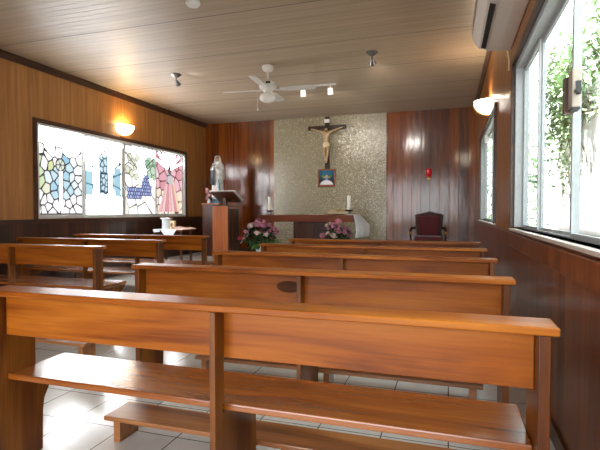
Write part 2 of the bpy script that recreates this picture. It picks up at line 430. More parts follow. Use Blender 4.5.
# right wall, two openings
RW = [dict(y0=.35, y1=4.42, z0=1.06, z1=2.46), dict(y0=6.08, y1=8.85, z0=1.06, z1=2.46)]
b = MB()
x0, x1 = WR, WR+.112
b.box(x0, x1, YB, D, 0, ZW-.03, 1)
b.box(x0, x1, YB, D, 2.46, H, 0)
ys = [YB, .35, 4.42, 6.08, 8.85, D]
for k in (0, 2, 4): b.box(x0, x1, ys[k], ys[k+1], ZW-.029, 2.46, 0)
for k in (1, 3): b.box(x0, x1, ys[k], ys[k+1], ZW-.029, ZW-.001, 0)
struct(b.build('wall_right', [M['wall_r'], M['wall_rl']]))
# back wall and mosaic panel
struct(MB().box(WL, WR, D, D+.15, 0, H).build('wall_back', M['wall_b']))
mos = struct(MB().box(-4.09, -1.36, D-.02, D-.001, 0, H-.002).build('wall_mosaic', M['mosaic']))
# wall behind the camera with an open double doorway
b = MB()
b.box(WL, -3.3, YB-.15, YB, 0, H); b.box(.3, WR, YB-.15, YB, 0, H); b.box(-3.3, .3, YB-.15, YB, 2.7, H)
struct(b.build('wall_rear', M['wall_l']))
b = MB(); b.box(-3.36, -3.3, YB-.17, YB+.03, 0, 2.76); b.box(.3, .36, YB-.17, YB+.03, 0, 2.76); b.box(-3.3, .3, YB-.17, YB+.03, 2.7, 2.76)
struct(b.build('door_1', M['trimx']))
# trims
def cove(nm, x, s):
    pts = [(x, H-.10), (x+s*.02, H-.10), (x+s*.05, H-.03), (x+s*.05, H-.002), (x, H-.002)]
    if s < 0: pts = pts[::-1]
    return struct(MB().prism(pts, YB, D-.03, 'y').build(nm, M['trim']))
cove('trim_1', WL+.001, 1); cove('trim_2', WR-.001, -1)
struct(MB().box(WL+.001, WL+.022, YB, D-.001, ZW-.03, ZW+.03).build('trim_3', M['trim'], bevel=.004))   # dado rail left
struct(MB().box(WR-.022, WR-.001, YB, D-.001, .90, 1.02).build('trim_4', M['wall_rl'], bevel=.006))     # dado board right
struct(MB().box(WL+.001, WL+.015, YB, D, 0, .09).build('baseboard_left', M['trim']))
struct(MB().box(WR-.015, WR-.001, YB, D, 0, .09).build('baseboard_right', M['trim']))
struct(MB().box(WL+.02, -4.1, D-.015, D-.001, 0.201, .29).build('baseboard_back', M['trimx']))
# sanctuary step
struct(MB().box(WL+.016, WR-.016, 7.7, D-.021, .001, .20).build('floor_sanctuary', M['tile'], bevel=.01))

# ------------------------------------------------------------------ stained glass window
def poly_mask(U, V, pts):
    ins = np.zeros(U.shape, bool); n = len(pts); j = n-1
    for i in range(n):
        xi, yi = pts[i]; xj, yj = pts[j]
        c = ((yi > V) != (yj > V)) & (U < (xj-xi)*(V-yi)/((yj-yi) or 1e-9) + xi)
        ins ^= c; j = i
    return ins
def voro(U, V, seeds, asp=1.3):
    d = np.stack([np.hypot(U-s[0], (V-s[1])*asp) for s in seeds]); o = np.sort(d, 0); return d.argmin(0), o[1]-o[0]
CLR = np.array([3.6, 3.65, 3.7])
def lin(h):
    c = np.array(rgb(h)[:3])
    if c.max() > .3: c = c*.72 + .28*c.max()*1.15  # bright glass whitened: bloom from the daylight is put into its colour
    return c/STAIN/1.68
def seg(U, V, a, b2, asp=1.3):
    ax, ay = a; bx, by = b2; dx, dy = bx-ax, (by-ay)*asp
    t = np.clip(((U-ax)*dx + (V-ay)*asp*dy)/(dx*dx+dy*dy+1e-9), 0, 1)
    return np.hypot(U-ax-t*dx, (V-ay)*asp-t*dy)
LEAD = lin('#3C3A3A')
def scatter(rnd, n, u0=0, u1=1, v0=0, v1=1, dmin=.085):
    out = []
    for _ in range(n*40):
        p = (rnd.uniform(u0, u1), rnd.uniform(v0, v1))
        if all(math.hypot(p[0]-q[0], (p[1]-q[1])*1.3) > dmin for q in out): out.append(p)
        if len(out) >= n: break
    return out
def SOFT(): return lin('#FFFFFF')*1.25
def pane1(U, V):
    rnd = random.Random(3)
    seeds = scatter(rnd, 50, 0, 1, 0, .78, .10) + scatter(rnd, 4, 0, 1, .84, 1.1, .2)
    k, e = voro(U, V, seeds); c = np.tile(CLR, (len(U), 1))
    yel = [lin('#E8EBA0'), lin('#DDE88C'), lin('#EEF0C8'), lin('#CFE7A4')]; blu = [lin('#A8DCF2'), lin('#B8E4F6'), lin('#8FD0EE'), lin('#D0EEFA')]
    for i, (u, v) in enumerate(seeds):
        m = k == i
        if u < .34 and .22 < v < .66 and i % 4: c[m] = yel[i % 4]
        elif .28 < u < .72 and .18 < v < .60: c[m] = blu[i % 4]
        elif .5 < u < .72 and .62 < v < .72: c[m] = lin('#6FC0EA')
        elif .25 < v < .6 and i % 3 == 0: c[m] = lin('#E2F3FA')
        elif v < .74: c[m] = SOFT()
    m = (e < .021) & (V < .9); c[m] = LEAD
    r = np.hypot(U-.50, (V-.60)*1.3)
    c[r < .10] = lin('#E4F2DC'); c[np.abs(r-.10) < .012] = LEAD
    for a in range(6):
        c[seg(U, V, (.5,.60), (.5+.1*cos(a*pi/3), .60+.1*sin(a*pi/3)/1.3)) < .007] = LEAD
    m = poly_mask(U, V, [(.47,.05),(.55,.05),(.55,.52),(.47,.52)]); c[m] = CLR
    c[seg(U, V, (.47,.1), (.47,.52)) < .009] = LEAD; c[seg(U, V, (.55,.1), (.55,.52)) < .009] = LEAD
    c[(V < .015)] = LEAD
    return c
def pane2(U, V):
    rnd = random.Random(9)
    seeds = scatter(rnd, 26, .38, .64, .22, .85, .07) + scatter(rnd, 7, 0, .22, .05, .95, .14) + scatter(rnd, 7, .74, 1, .05, .95, .14)
    k, e = voro(U, V, seeds); c = np.tile(CLR, (len(U), 1))
    def bar(u0, u1, v0, v1, col, soft=.14):
        t = np.clip(np.minimum(V-v0, v1-V)/soft, 0, 1)*((U > u0) & (U < u1)); t = t[:, None]*np.ones(3)
        c[:] = c*(1-t) + lin(col)*t
    bar(.0, .20, .12, .70, '#8AD4EA'); bar(.80, 1.0, .12, .78, '#7CCBE6'); bar(.72, .80, .2, .7, '#A8E0F0'); bar(.36, .62, .15, .92, '#BFE6F2')
    m = (U > .38) & (U < .62) & (V > .25) & (V < .88) & (e < .022); c[m] = lin('#35607A')
    m = (U < .22) & (V > .2) & (V < .8) & (e < .022); c[m] = lin('#4A7890')
    m = (U > .72) & (V > .15) & (V < .85) & (e < .022); c[m] = lin('#4A7890')
    for u in (.24, .36, .62, .73): c[(np.abs(U-u) < .006) & (V > .08) & (V < .93)] = lin('#7C9CA8')
    for (q0, q1, q2, q3) in ((.40, .60, .30, .55),):
        for a, b3 in (((q0,q2),(q1,q2)), ((q1,q2),(q1,q3)), ((q1,q3),(q0,q3)), ((q0,q3),(q0,q2))): c[seg(U, V, a, b3) < .012] = lin('#1F3F55')
    return c
def pane3(U, V):
    rnd = random.Random(21)
    seeds = scatter(rnd, 26, dmin=.14)
    k, e = voro(U, V, seeds); c = np.tile(CLR, (len(U), 1))
    sf = ((V < .45) | (k % 2 == 0)); c[sf] = SOFT(); c[(e < .022) & ((V < .45) | (k % 2 == 0))] = lin('#8A8070')
    c[(k % 5 == 0) & (V < .35)] = lin('#F3EFE0')
    green = [lin('#9CCFA0'), lin('#7FBF92'), lin('#B5DCB8')]
    for i in range(9):
        u, v = .72+.28*rnd.random(), .55+.27*rnd.random(); r = np.hypot((U-u), (V-v)*1.3)
        c[r < .09] = green[i % 3]; c[np.abs(r-.09) < .009] = lin('#3E6A50')
    for i in range(8):
        u, v = .08+.36*rnd.random(), .55+.3*rnd.random(); r = np.hypot((U-u), (V-v)*1.3)
        c[r < .07] = lin('#E6E8CC'); c[np.abs(r-.07) < .009] = lin('#7C8468')
    for a, b3 in (((.05,.9),(.5,.62)), ((.5,.62),(.95,.86)), ((.5,.62),(.45,.5)), ((.35,.97),(.8,.93))): c[seg(U, V, a, b3) < .012] = lin('#5C5040')
    blob = [(.13+.06*i+.02*rnd.random(), .26+.12*((i % 3)-1)*.6+.02*i+.05*rnd.random()) for i in range(5)]
    pts = []
    for j in range(7):
        for i in range(11):
            u = .12+.075*i+(.037 if j % 2 else 0); v = .26+.052*j
            top = .40+.12*max(0, (u-.4)) if u < .55 else .40+.28*(1-abs(u-.68)/.18) if u < .86 else 0
            bot = .22+.10*abs(u-.3) if u < .5 else .30
            if bot <= v <= top and u < .84: pts.append((u, v))
    for i, (u, v) in enumerate(pts):
        r = np.hypot(U-u, (V-v)*1.3)
        c[r < .045] = [lin('#7C92D8'), lin('#9AAEE6'), lin('#6A7ECC')][i % 3]; c[np.abs(r-.043) < .009] = lin('#2C3A78')
    return c
def pane4(U, V):
    rnd = random.Random(5)
    seeds = scatter(rnd, 32, dmin=.13)
    k, e = voro(U, V, seeds); c = np.tile(CLR, (len(U), 1))
    pk = [lin('#EFA6B4'), lin('#E68A9E'), lin('#F6D3D8'), lin('#DE6F86'), CLR, lin('#F2E2B4')]
    for i, (u, v) in enumerate(seeds):
        m = k == i
        if v > .5 and (u < .36 or u > .66): c[m] = pk[i % 4]
        elif v > .4: c[m] = pk[(i*3) % 6]
        else: c[m] = [SOFT(), lin('#F5E6BE'), lin('#F4D9C0')][i % 3]
    c[e < .022] = lin('#6A3A40')
    for a in range(9):
        t = radians(20+17.5*a); p1 = (.52+.48*cos(t), .74+.4*sin(t))
        c[seg(U, V, (.52,.74), p1) < .022] = CLR
    robe = poly_mask(U, V, [(.10,.03),(.92,.03),(.78,.36),(.66,.62),(.42,.62),(.30,.36)]); c[robe] = lin('#E4848C')
    s = (U-.52)/(.12+.42*(.65-V).clip(0, 1)/.6)
    st = np.floor((s+1)*4.5).astype(int) % 3
    cols = np.array([lin('#DF6878'), lin('#EFA0A4'), lin('#F3BCB4')]); c[robe] = cols[st[robe]]
    c[robe & ((((s+1)*4.5) % 1) < .12)] = lin('#A83A50')
    c[robe & (s > .55) & (s < .75)] = lin('#F0C88C')
    chest = poly_mask(U, V, [(.40,.50),(.64,.50),(.60,.70),(.45,.70)]); c[chest] = lin('#C8C6CC')
    c[chest & (e < .03)] = lin('#6E6A74')
    r = np.hypot((U-.52)/.8, (V-.745)*1.3*.8); c[r < .075] = lin('#2A2630')
    r = np.hypot(U-.52, (V-.72)*1.3); c[r < .04] = lin('#8A6A60')
    return c
w1 = bpy.data.objects.new('window_1', None); COL.objects.link(w1); struct(w1)
b = MB()
fx0, fx1 = WL-.14, WL+.02
y0, y1, z0, z1 = LW['y0'], LW['y1'], LW['z0'], LW['z1']
fw = .065
b.box(WL-.02, WL+.025, y0-fw, y1+fw, z1, z1+fw); b.box(WL-.02, WL+.025, y0-fw, y0, z0-.045, z1); b.box(WL-.02, WL+.025, y1, y1+fw, z0-.045, z1)
b.build('casing', M['trim'], w1, bevel=.005)
b = MB()
t = .035
b.box(WL-.10, WL+.012, y0, y1, z0, z0+t); b.box(WL-.10, WL+.012, y0, y1, z1-t, z1)
b.box(WL-.10, WL+.012, y0, y0+t, z0+t, z1-t); b.box(WL-.10, WL+.012, y1-t, y1, z0+t, z1-t)
b.build('window_frame', M['alu'], w1)
splits = [y0+t, 6.515, 7.52, 8.575, y1-t]
for i, fn in enumerate((pane1, pane2, pane3, pane4)):
    a0, a1 = splits[i], splits[i+1]
    sash = MB(); q = .028 if i in (1, 2) else .02; xo = WL-.05 if i in (0, 3) else WL-.02
    zz0, zz1 = z0+t, z1-t
    ql = q if i != 2 else .045; qr = q if i != 1 else .045
    sash.box(xo-.02, xo+.012, a0, a0+ql, zz0, zz1); sash.box(xo-.02, xo+.012, a1-qr, a1, zz0, zz1)
    sash.box(xo-.02, xo+.012, a0+ql, a1-qr, zz0, zz0+.025); sash.box(xo-.02, xo+.012, a0+ql, a1-qr, zz1-.025, zz1)
    so = sash.build('sash', M['alu'], w1)
    grid_panel('stained_glass', M['stain'], so, lambda u, v, a=a0+ql, x=xo: (x-.006, a+u, zz0+.025+v), a1-a0-ql-qr, zz1-zz0-.05, 130, 170, fn)
b = MB(); b.box(WL-.008, WL+.03, 7.505, 7.545, 1.62, 1.78); b.box(WL+.03, WL+.045, 7.515, 7.535, 1.64, 1.72); b.box(WL-.008, WL+.02, 7.49, 7.55, 2.42, 2.50)
b.build('latch', M['alug'], w1, bevel=.004)

# ------------------------------------------------------------------ right windows
def right_window(name, w, bars, latch):
    o = bpy.data.objects.new(name, None); COL.objects.link(o); struct(o)
    y0, y1, z0, z1 = w['y0'], w['y1'], w['z0'], w['z1']
    b = MB(); c = .05
    b.box(WR-.03, WR+.02, y0-c, y1+c, z1, z1+c); b.box(WR-.03, WR+.02, y0-c, y0, z0, z1); b.box(WR-.03, WR+.02, y1, y1+c, z0, z1)
    b.build('casing', M['trim'], o, bevel=.005)
    MB().box(WR-.035, WR+.13, y0-.05, y1+.05, z0-.022, z0-.001).build('window_sill', M['sill'], o, bevel=.004)
    b = MB(); t = .04; X0, X1 = WR+.002, WR+.063
    b.box(X1, X1+.045, y0, y1, z0, z0+.010); b.box(X0, X1+.045, y0, y1, z1-t, z1); b.box(X0, X1+.045, y0, y0+t, z0+.010, z1-t); b.box(X0, X1+.045, y1-t, y1, z0+.010, z1-t)
    b.build('window_frame', M['alur'], o)
    ys = [y0+t] + bars + [y1-t]
    for i in range(len(ys)-1):
        xo = X1+.001 if i % 2 else X1+.022
        s = MB(); q = .03; a0, a1 = ys[i], ys[i+1]
        if i > 0: a0 -= .02
        zb = z0+.011
        s.box(xo, xo+.02, a0, a0+q, zb, z1-t); s.box(xo, xo+.02, a1-q, a1, zb, z1-t)
        s.box(xo, xo+.02, a0+q, a1-q, zb, zb+.018); s.box(xo, xo+.02, a0+q, a1-q, z1-t-.03, z1-t)
        so = s.build('sash', M['alur'], o)
        MB().box(xo+.008, xo+.012, a0+q, a1-q, zb+.018, z1-t-.03).build('glass', M['glass'], so)
    return o
w2 = right_window('window_2', RW[1], [7.45], None)
w3 = right_window('window_3', RW[0], [1.76, 2.74, 3.70], None)
b = MB(); b.box(.572, .612, 2.60, 2.68, 1.715, 1.905)
lk = b.build('lock_box', M['lockbox'], w3, bevel=.005)
MB().box(.556, .60, 2.68, 2.72, 1.70, 1.88).build('lock_bracket', M['trim'], lk)
b = MB(); b.box(.588, .61, 2.592, 2.60, 1.775, 1.84); b.tube([(.594, 2.565, 1.79), (.594, 2.60, 1.79)], .014, 12); b.box(.575, .61, 2.605, 2.675, 1.703, 1.715)
b.build('lock_knob', M['black'], lk)
b = MB(); b.box(WR+.02, WR+.057, 7.42, 7.50, 1.62, 1.76); b.build('latch', M['white'], w2, bevel=.004)
b = MB(); b.box(WR-.004, WR+.05, 7.95, 8.02, 2.30, 2.42); b.build('latch', M['white'], w2, bevel=.004)

# ================================================================== OUTSIDE
struct(MB().box(WR+.16, 14, -8, 22, -.3, -.1).build('ground_outside', M['ground']))
struct(MB().box(WL-9, WR+.16, -12, YB-.16, -.3, -.1).build('ground_entrance', M['ground']))
tag(MB().box(1.75, 1.90, -3, 8.8, -.1, 2.9).build('garden_wall', M['plaster'], bevel=.02), 'tall white plastered garden wall outside the near right window', 'wall')
def leaves_mesh(pts, size, rnd, droop=.5):
    b = MB()
    for p in pts:
        s = size*(.6+.8*rnd.random()); a = rnd.random()*2*pi; tl = rnd.uniform(-.9, .3)
        d = Vector((cos(a)*cos(tl), sin(a)*cos(tl), sin(tl)-droop*.5)).normalized()
        u = d.cross(Vector((rnd.uniform(-.4,.4), rnd.uniform(-.4,.4), 1))).normalized()
        n = d.cross(u)
        p = Vector(p)
        b.add([p, p+d*s*.45+u*s*.3+n*s*.06, p+d*s, p+d*s*.45-u*s*.3+n*s*.06], [(0,1,2), (0,2,3)])
    return b
def vine(y0, y1, n, label, seed, strands):
    rnd = random.Random(seed)
    o = thing('climbing_vine', label, 'vine', (0,0,0), 0, 'vines spilling over the garden wall')
    pts = []; st = MB()
    for i in range(strands):
        y = rnd.uniform(y0, y1); x = 1.72-rnd.random()*.12; zt = rnd.uniform(2.8, 3.8); zl = rnd.choice([1.5, 1.9, 2.1, 2.3, 2.4, 2.5])+rnd.uniform(-.2,.2)
        path = []
        m = int((zt-zl)/.12)
        for k in range(m+1):
            z = zt-(zt-zl)*k/m
            path.append((x+.05*sin(k*.9+i)-(.12 if z > 2.9 else 0), y+.10*sin(k*.5+i*2), z))
        st.tube(path, .006, 5)
        for q in path:
            dens = 10 if q[2] > 2.3 else 5
            for _ in range(dens): pts.append((q[0]+rnd.uniform(-.12,.03), q[1]+rnd.uniform(-.1,.1), q[2]+rnd.uniform(-.07,.07)))
    for _ in range(n):
        y = rnd.uniform(y0, y1); pts.append((1.8+rnd.uniform(-.4,.3), y, rnd.triangular(2.4, 3.9, 3.0)))
    leaves_mesh(pts, .075, rnd).build('foliage', M['vine'], o)
    st.build('stem', M['bark'], o)
    return o
vine(3.2, 6.2, 1800, 'leafy green vine over the garden wall behind the rightmost pane', 1, 22)
vine(6.75, 8.6, 1500, 'long hanging vine on the garden wall behind the lock box', 2, 24)
# palms
def frond(b, base, az, ln, lift, rnd, sag=1.0):
    pts = []
    for k in range(13):
        t = k/12
        r = ln*t*cos(lift*(1-.5*t)); z = ln*(sin(lift)*t - .55*sag*t*t)
        pts.append(Vector((base[0]+cos(az)*r, base[1]+sin(az)*r, base[2]+z)))
    side = Vector((-sin(az), cos(az), 0))
    for k in range(1, 13):
        for s in (-1, 1):
            p = pts[k]; l = ln*.30*(1-abs(k/12-.45)*.9)
            d = (side*s + (pts[k]-pts[k-1]).normalized()*.7 + Vector((0,0,-.35))).normalized()
            w = (pts[k]-pts[k-1]).normalized()*.022*ln
            b.add([p-w*.5, p+w*.5, p+d*l], [(0,1,2)])
    b.tube(pts, .008, 5)
def palm(loc, hgt, nf, ln, label, seed):
    rnd = random.Random(seed)
    o = thing('palm_tree', label, 'palm', loc, 0)
    MB().lathe([(.10,0),(.075,.3),(.065,hgt*.6),(.07,hgt)], n=12).build('trunk', M['bark'], o)
    for i in range(nf):
        b = MB(); frond(b, (0,0,hgt), (az := 2*pi*i/nf*1.0+rnd.uniform(-.2,.2)), min(ln, .30/max(.01, abs(cos(az))))*rnd.uniform(.8,1.1), rnd.uniform(.3,1.15), rnd); b.build('frond', M['palm'], o)
    return o
palm((1.10, 8.1, -.1), 1.75, 16, 1.0, 'small palm outside against the garden wall behind the first narrow pane', 4)
def bush(loc, r, h, label, seed):
    rnd = random.Random(seed); pts = []
    for _ in range(2600):
        a = rnd.random()*2*pi; z = rnd.random(); q = r*sqrt(rnd.random())*(1-.5*z)
        pts.append((q*cos(a), q*sin(a), .15+z*h))
    o = thing('garden_shrub', label, 'shrub', loc, 0)
    leaves_mesh(pts, .15, rnd).build('foliage', M['vine'], o)
    MB().tube([(0,0,0),(0,.02,h*.7)], [.05,.02], 8).build('stem', M['bark'], o)
bush((1.5, 14.2, -.1), 1.3, 4.2, 'tall leafy shrub beyond the far right window', 12)

# ================================================================== PEWS
RAILZ, SEATZ = .85, .45
PL = 2.335            # rail length
HX = PL/2
def end_profile():
    return [(.005,0),(.27,0),(.275,.20),(.285,.26),(.315,.31),(.36,.36),(.385,.421),(.235,.421),(.235,.62),(.20,.70),(.13,.822),(.005,.822)]
def slim_profile():
    return [(.005,0),(.27,0),(.275,.20),(.285,.26),(.335,.30),(.42,.35),(.47,.40),(.12,.40),(.12,.822),(.005,.822)]
def mid_profile(z=.421):
    return [(.0,0),(.39,0),(.39,z-.02),(.385,z),(.059,z),(.059,z+.03),(.074,z+.03),(.074,.822),(.0,.822)]
def make_pew(label, group, slim=False):
    o = thing('pew', label, 'pew', (0,0,0), 0, group)
    MB().box(-HX, HX, 0, .145, .823, .85).build('top_rail', M['pew'], o, bevel=.006)
    MB().box(-HX+.059, HX-.059, .075, .097, .632, .822).build('back_panel', M['pew'], o, bevel=.003)
    (MB().box(-HX+.059, HX-.059, .06, .53, .401, .43) if slim else MB().box(-HX+.059, HX-.059, .075, .415, .4215, .45)).build('seat', M['pewseat'], o, bevel=.006)
    for s in (-1, 1):
        xa = -HX+.024 if s < 0 else HX-.058
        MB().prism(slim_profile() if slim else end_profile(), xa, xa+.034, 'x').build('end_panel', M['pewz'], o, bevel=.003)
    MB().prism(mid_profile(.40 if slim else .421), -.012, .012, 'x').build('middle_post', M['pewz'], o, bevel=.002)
    return o
def kneeler_make(label, group, ln):
    o = thing('kneeler', label, 'kneeler', (0,0,0), 0, group)
    MB().box(-ln/2, ln/2, 0, .20, .118, .142).build('plank', M['kneel'], o, bevel=.005)
    for x in (-ln/2+.06, 0, ln/2-.06):
        MB().box(x-.02, x+.02, .025, .175, 0, .117).build('foot', M['kneel'], o, bevel=.003)
    return o
GR, GL = 'pews of the right block', 'pews of the left block'
pews_r = [
    (-.845, 1.555, 0.0, 'nearest wooden pew, its long back and seat filling the foreground'),
    (-.837, 2.59, 0.0, 'second pew of the right block, with an oval dark plug in its back panel'),
    (-.82, 3.665, 0.0, 'third pew of the right block, between the oval-plugged pew and the darker pews ahead'),
    (-.82, 4.70, -.02, 'fourth pew of the right block, just in front of the white flower vase'),
    (-.82, 5.68, -.035, 'front pew of the right block, closest to the altar and red chair')]
proto = None
for x, y, rz, lb in pews_r:
    if proto is None: p = proto = make_pew(lb, GR)
    else: p = copy_tree(proto)
    p.location = (x, y, 0); p.rotation_euler = (0, 0, rz); p['label'] = lb
    if 'plug' in lb.split('an ')[-1] and 'oval dark' in lb:
        bp_ = [c for c in p.children if c.name.startswith('back_panel')][0]
        m = MB(); n = 24
        m.prism([(-.085+.078*cos(2*pi*i/n), .745+.036*sin(2*pi*i/n)) for i in range(n)], .0715, .077, 'y')
        q = m.build('wood_plug', M['plug'], bp_); q['label'] = 'oval dark plug let into the back panel'
pews_l = [
    (-4.54, 3.83, .0, 'nearest pew of the left block, cut by the left edge of the photo'),
    (-4.55, 4.92, 0.0, 'middle pew of the left block, below the stained glass window'),
    (-4.54, 5.98, .025, 'front pew of the left block, beside the small white-clothed table')]
lproto = make_pew(pews_l[0][3], GL, True)
for x, y, rz, lb in pews_l:
    p = copy_tree(lproto) if lproto.get('used') else lproto
    lproto['used'] = 1
    p.location = (x, y, 0); p.rotation_euler = (0,0,rz); p['label'] = lb; p['group'] = GL
# kneelers
kn = [(-.71, 1.965, 1.96, 'wooden kneeler on the tiles under and beyond the nearest pew'),
      (-.78, 2.995, 2.02, 'wooden kneeler behind the third pew of the right block'),
      (-.78, 4.07, 2.02, 'wooden kneeler behind the fourth pew of the right block'),
      (-3.76, 2.99, 2.02, 'wooden kneeler jutting into the aisle behind the nearest left pew'),
      (-4.45, 4.28, 2.02, 'wooden kneeler behind the middle pew of the left block')]
kp = None
for x, y, ln, lb in kn:
    if kp is None: k = kp = kneeler_make(lb, 'low wooden kneelers', 1.98)
    else: k = copy_tree(kp)
    k.location = (x, y, 0); k['label'] = lb

# ================================================================== SANCTUARY
ZP = .20
# altar
al = thing('altar', 'long dark mahogany altar table before the mosaic wall', 'altar', (-2.77, 8.9, ZP))
MB().box(-1.0, 1.0, 0, .74, .80, .937).build('table_top', M['altar'], al, bevel=.006)
MB().box(-.25, .45, .10, .62, 0, .799).build('pedestal', M['altarz'], al, bevel=.005)
b = MB()
for i in range(7): b.box(.16+i*.04, .18+i*.04, .06, .0995, .03, .78)
b.build('slat_front', M['altarz'], al)
for x in (-.975, ):
    MB().box(x-.02, x+.02, .62, .70, 0, .799).build('leg', M['altarz'], al, bevel=.003)
MB().box(.93, .97, .62, .70, 0, .799).build('leg', M['altarz'], al, bevel=.003)
# altar cloth over the right end
b = MB()
n = 16
ax = -1.77
prof = [(-.17, .0035), (-.0, .0035), (.012, -.008), (.03, -.09), (.05, -.20), (.05, -.34), (.03, -.45)]
vs = []
for j, (dx, dz) in enumerate(prof):
    for i in range(n+1):
        tt = i/n; yy = 8.885+.77*tt
        fl_ = (0 if dz > -.05 else (.5+.5*sin(tt*15))*.02*(-dz/.44) + .14*tt*min(1, -dz/.2))
        pt = 0 if dz > -.05 else -.10*max(0, 1-abs(tt-.2)*2.5)*(-dz/.44)*0
        vs.append((ax+dx+fl_+.004, yy+(.02*sin(i*1.3) if dz < -.2 else 0), ZP+.94+dz+pt))
fs = [(j*(n+1)+i, (j+1)*(n+1)+i, (j+1)*(n+1)+i+1, j*(n+1)+i+1) for j in range(len(prof)-1) for i in range(n)]
b.add(vs, fs, 0, True)
o = b.build('altar_cloth', M['linen']); sol = o.modifiers.new('solid', 'SOLIDIFY'); sol.thickness = .003; sol.offset = 1
tag(o, 'white cloth hanging over the right end of the altar', 'altar cloth')
ZA = ZP+.938
# candles
def candle(x, y, side):
    h = thing('candle_holder', 'dark dish-shaped candle holder on the %s end of the altar' % side, 'candle holder', (x, y, ZA+(.006 if side == 'right' else 0)), 0, 'altar candle holders')
    MB().lathe([(.0005,0),(.055,0),(.055,.008),(.02,.025),(.014,.05),(.022,.062)], n=24).build('base', M['chrome'], h)
    MB().lathe([(.02,.062),(.075,.075),(.085,.095),(.08,.097),(.06,.085),(.0005,.083)], n=24).build('dish', M['dmetal'], h)
    z = ZA+(.006 if side == 'right' else 0)+.084
    c = thing('candle', 'thick white candle on the %s end of the altar' % side, 'candle', (x, y, z), 0, 'altar candles')
    MB().lathe([(.0005,0),(.036,0),(.036,.285),(.03,.292),(.012,.286),(.0005,.284)], n=24).build('wax_body', M['wax'], c)
    MB().tube([(0,0,.28),(.003,0,.305)], .003, 6).build('wick', M['black'], c)
candle(-3.54, 9.02, 'left'); candle(-1.87, 9.02, 'right')
# open missal and folded cloth
bk = thing('open_book', 'open cream-paged book propped on the altar beside the right candle', 'book', (-2.11, 9.10, ZA+.006))
b = MB()
for s in (-1, 1):
    pr = [(0,.03),(s*.05,.055),(s*.13,.05),(s*.20,.035),(s*.20,.012),(0,.012)]
    if s > 0: pr = pr[::-1]
    b.prism(pr[::-1] if s < 0 else pr[::-1], -.01, .26, 'y', smooth=False)
o2 = b.build('pages', M['cream'], bk); o2.rotation_euler = (radians(14), 0, 0); o2.location = (0, 0, .012)
o2 = MB().box(-.21, .21, -.015, .265, .004, .0115).build('cover', M['altar'], bk, bevel=.002); o2.rotation_euler = (radians(14), 0, 0); o2.location = (0,0,.012)
MB().prism([(0,0),(.25,0),(.25,.062)], -.12, .12, 'x').build('book_rest', M['altarz'], bk)
b = MB()
nn = 12; vs = []
for j in range(nn+1):
    for i in range(nn+1):
        u, v = i/nn, j/nn; vs.append((u*.34, v*.28, .008+.014*(sin(u*9)*sin(v*7)+1)*.5*min(1, 4*u*(1-u)*4)))
b.add(vs, [(j*(nn+1)+i, j*(nn+1)+i+1, (j+1)*(nn+1)+i+1, (j+1)*(nn+1)+i) for j in range(nn) for i in range(nn)], 0, True)
o = b.build('folded_cloth', M['pink_cloth']); o.location = (-2.70, 8.98, ZA-.004); sol = o.modifiers.new('s', 'SOLIDIFY'); sol.thickness = .006; sol.offset = -1
tag(o, 'pale pink cloth lying crumpled on the altar left of the open book', 'cloth')

# ambo
am = thing('ambo', 'tall wooden ambo with a sloping reading desk, left of the altar', 'lectern', (-4.16, 8.0, ZP))
MB().box(-.16, .16, 0, .03, 0, 1.11).build('front_panel', M['ambo'], am, bevel=.004)
b = MB(); b.box(-.16, .16, .031, .50, 0, 1.06)
b.build('body', M['ambod'], am, bevel=.004)
b = MB()
for i in range(4): b.box(.161, .175, .06+i*.11, .12+i*.11, .05, 1.04)
b.build('side_slat', M['ambod'], am)
MB().box(-.17, .17, -.005, .51, 1.111, 1.13).build('cap', M['ambod'], am, bevel=.004)
MB().box(-.03, .03, .18, .24, 1.131, 1.27).build('desk_post', M['ambod'], am, bevel=.003)
dk = MB().box(-.23, .25, -.22, .24, 0, .022).build('desk_board', M['ambod'], am, bevel=.003)
dk.location = (.02, .20, 1.285); dk.rotation_euler = (radians(-24), 0, 0)
lb = thing('lectern_book', 'open white-paged book lying on the ambo reading desk', 'book', (-4.14, 8.2, ZP+1.285)); lb.rotation_euler = (radians(-24), 0, 0)
MB().box(-.26, -.0, -.20, .20, .024, .05).build('page_block', M['paper'], lb, bevel=.004)
MB().box(.002, .29, -.20, .20, .024, .05).build('page_block', M['paper'], lb, bevel=.004)

# statue pedestal and statue
pd = thing('statue_pedestal', 'dark wood pedestal under the statue in the left corner', 'pedestal', (-5.15, 9.45, ZP))
MB().box(-.21, .21, 0, .40, 0, 1.17).build('body', M['ambod'], pd, bevel=.004)
MB().box(-.235, .235, -.025, .425, 1.171, 1.20).build('top_board', M['ambo'], pd, bevel=.004)
sx, sy, sz = -5.11, 9.735, ZP+1.2
stt = thing('madonna_statue', 'painted statue of a veiled woman with joined hands on the corner pedestal', 'statue', (sx, sy, sz))
MB().lathe([(.0005,0),(.128,0),(.13,.03),(.12,.06),(.115,.09),(.0005,.09)], n=28).build('base', M['sash'], stt)
fold = lambda a, z: 1+.09*sin(9*a+z*6)*max(0, min(1, (.75-z)/.5))+.03*sin(17*a)
MB().lathe([(.0005,.09),(.125,.091),(.13,.12),(.125,.25),(.115,.42),(.11,.52),(.095,.60),(.115,.70),(.12,.76),(.09,.815),(.045,.84),(.0005,.85)], n=48, mod=fold, sy=.8).build('robe', M['robe'], stt)
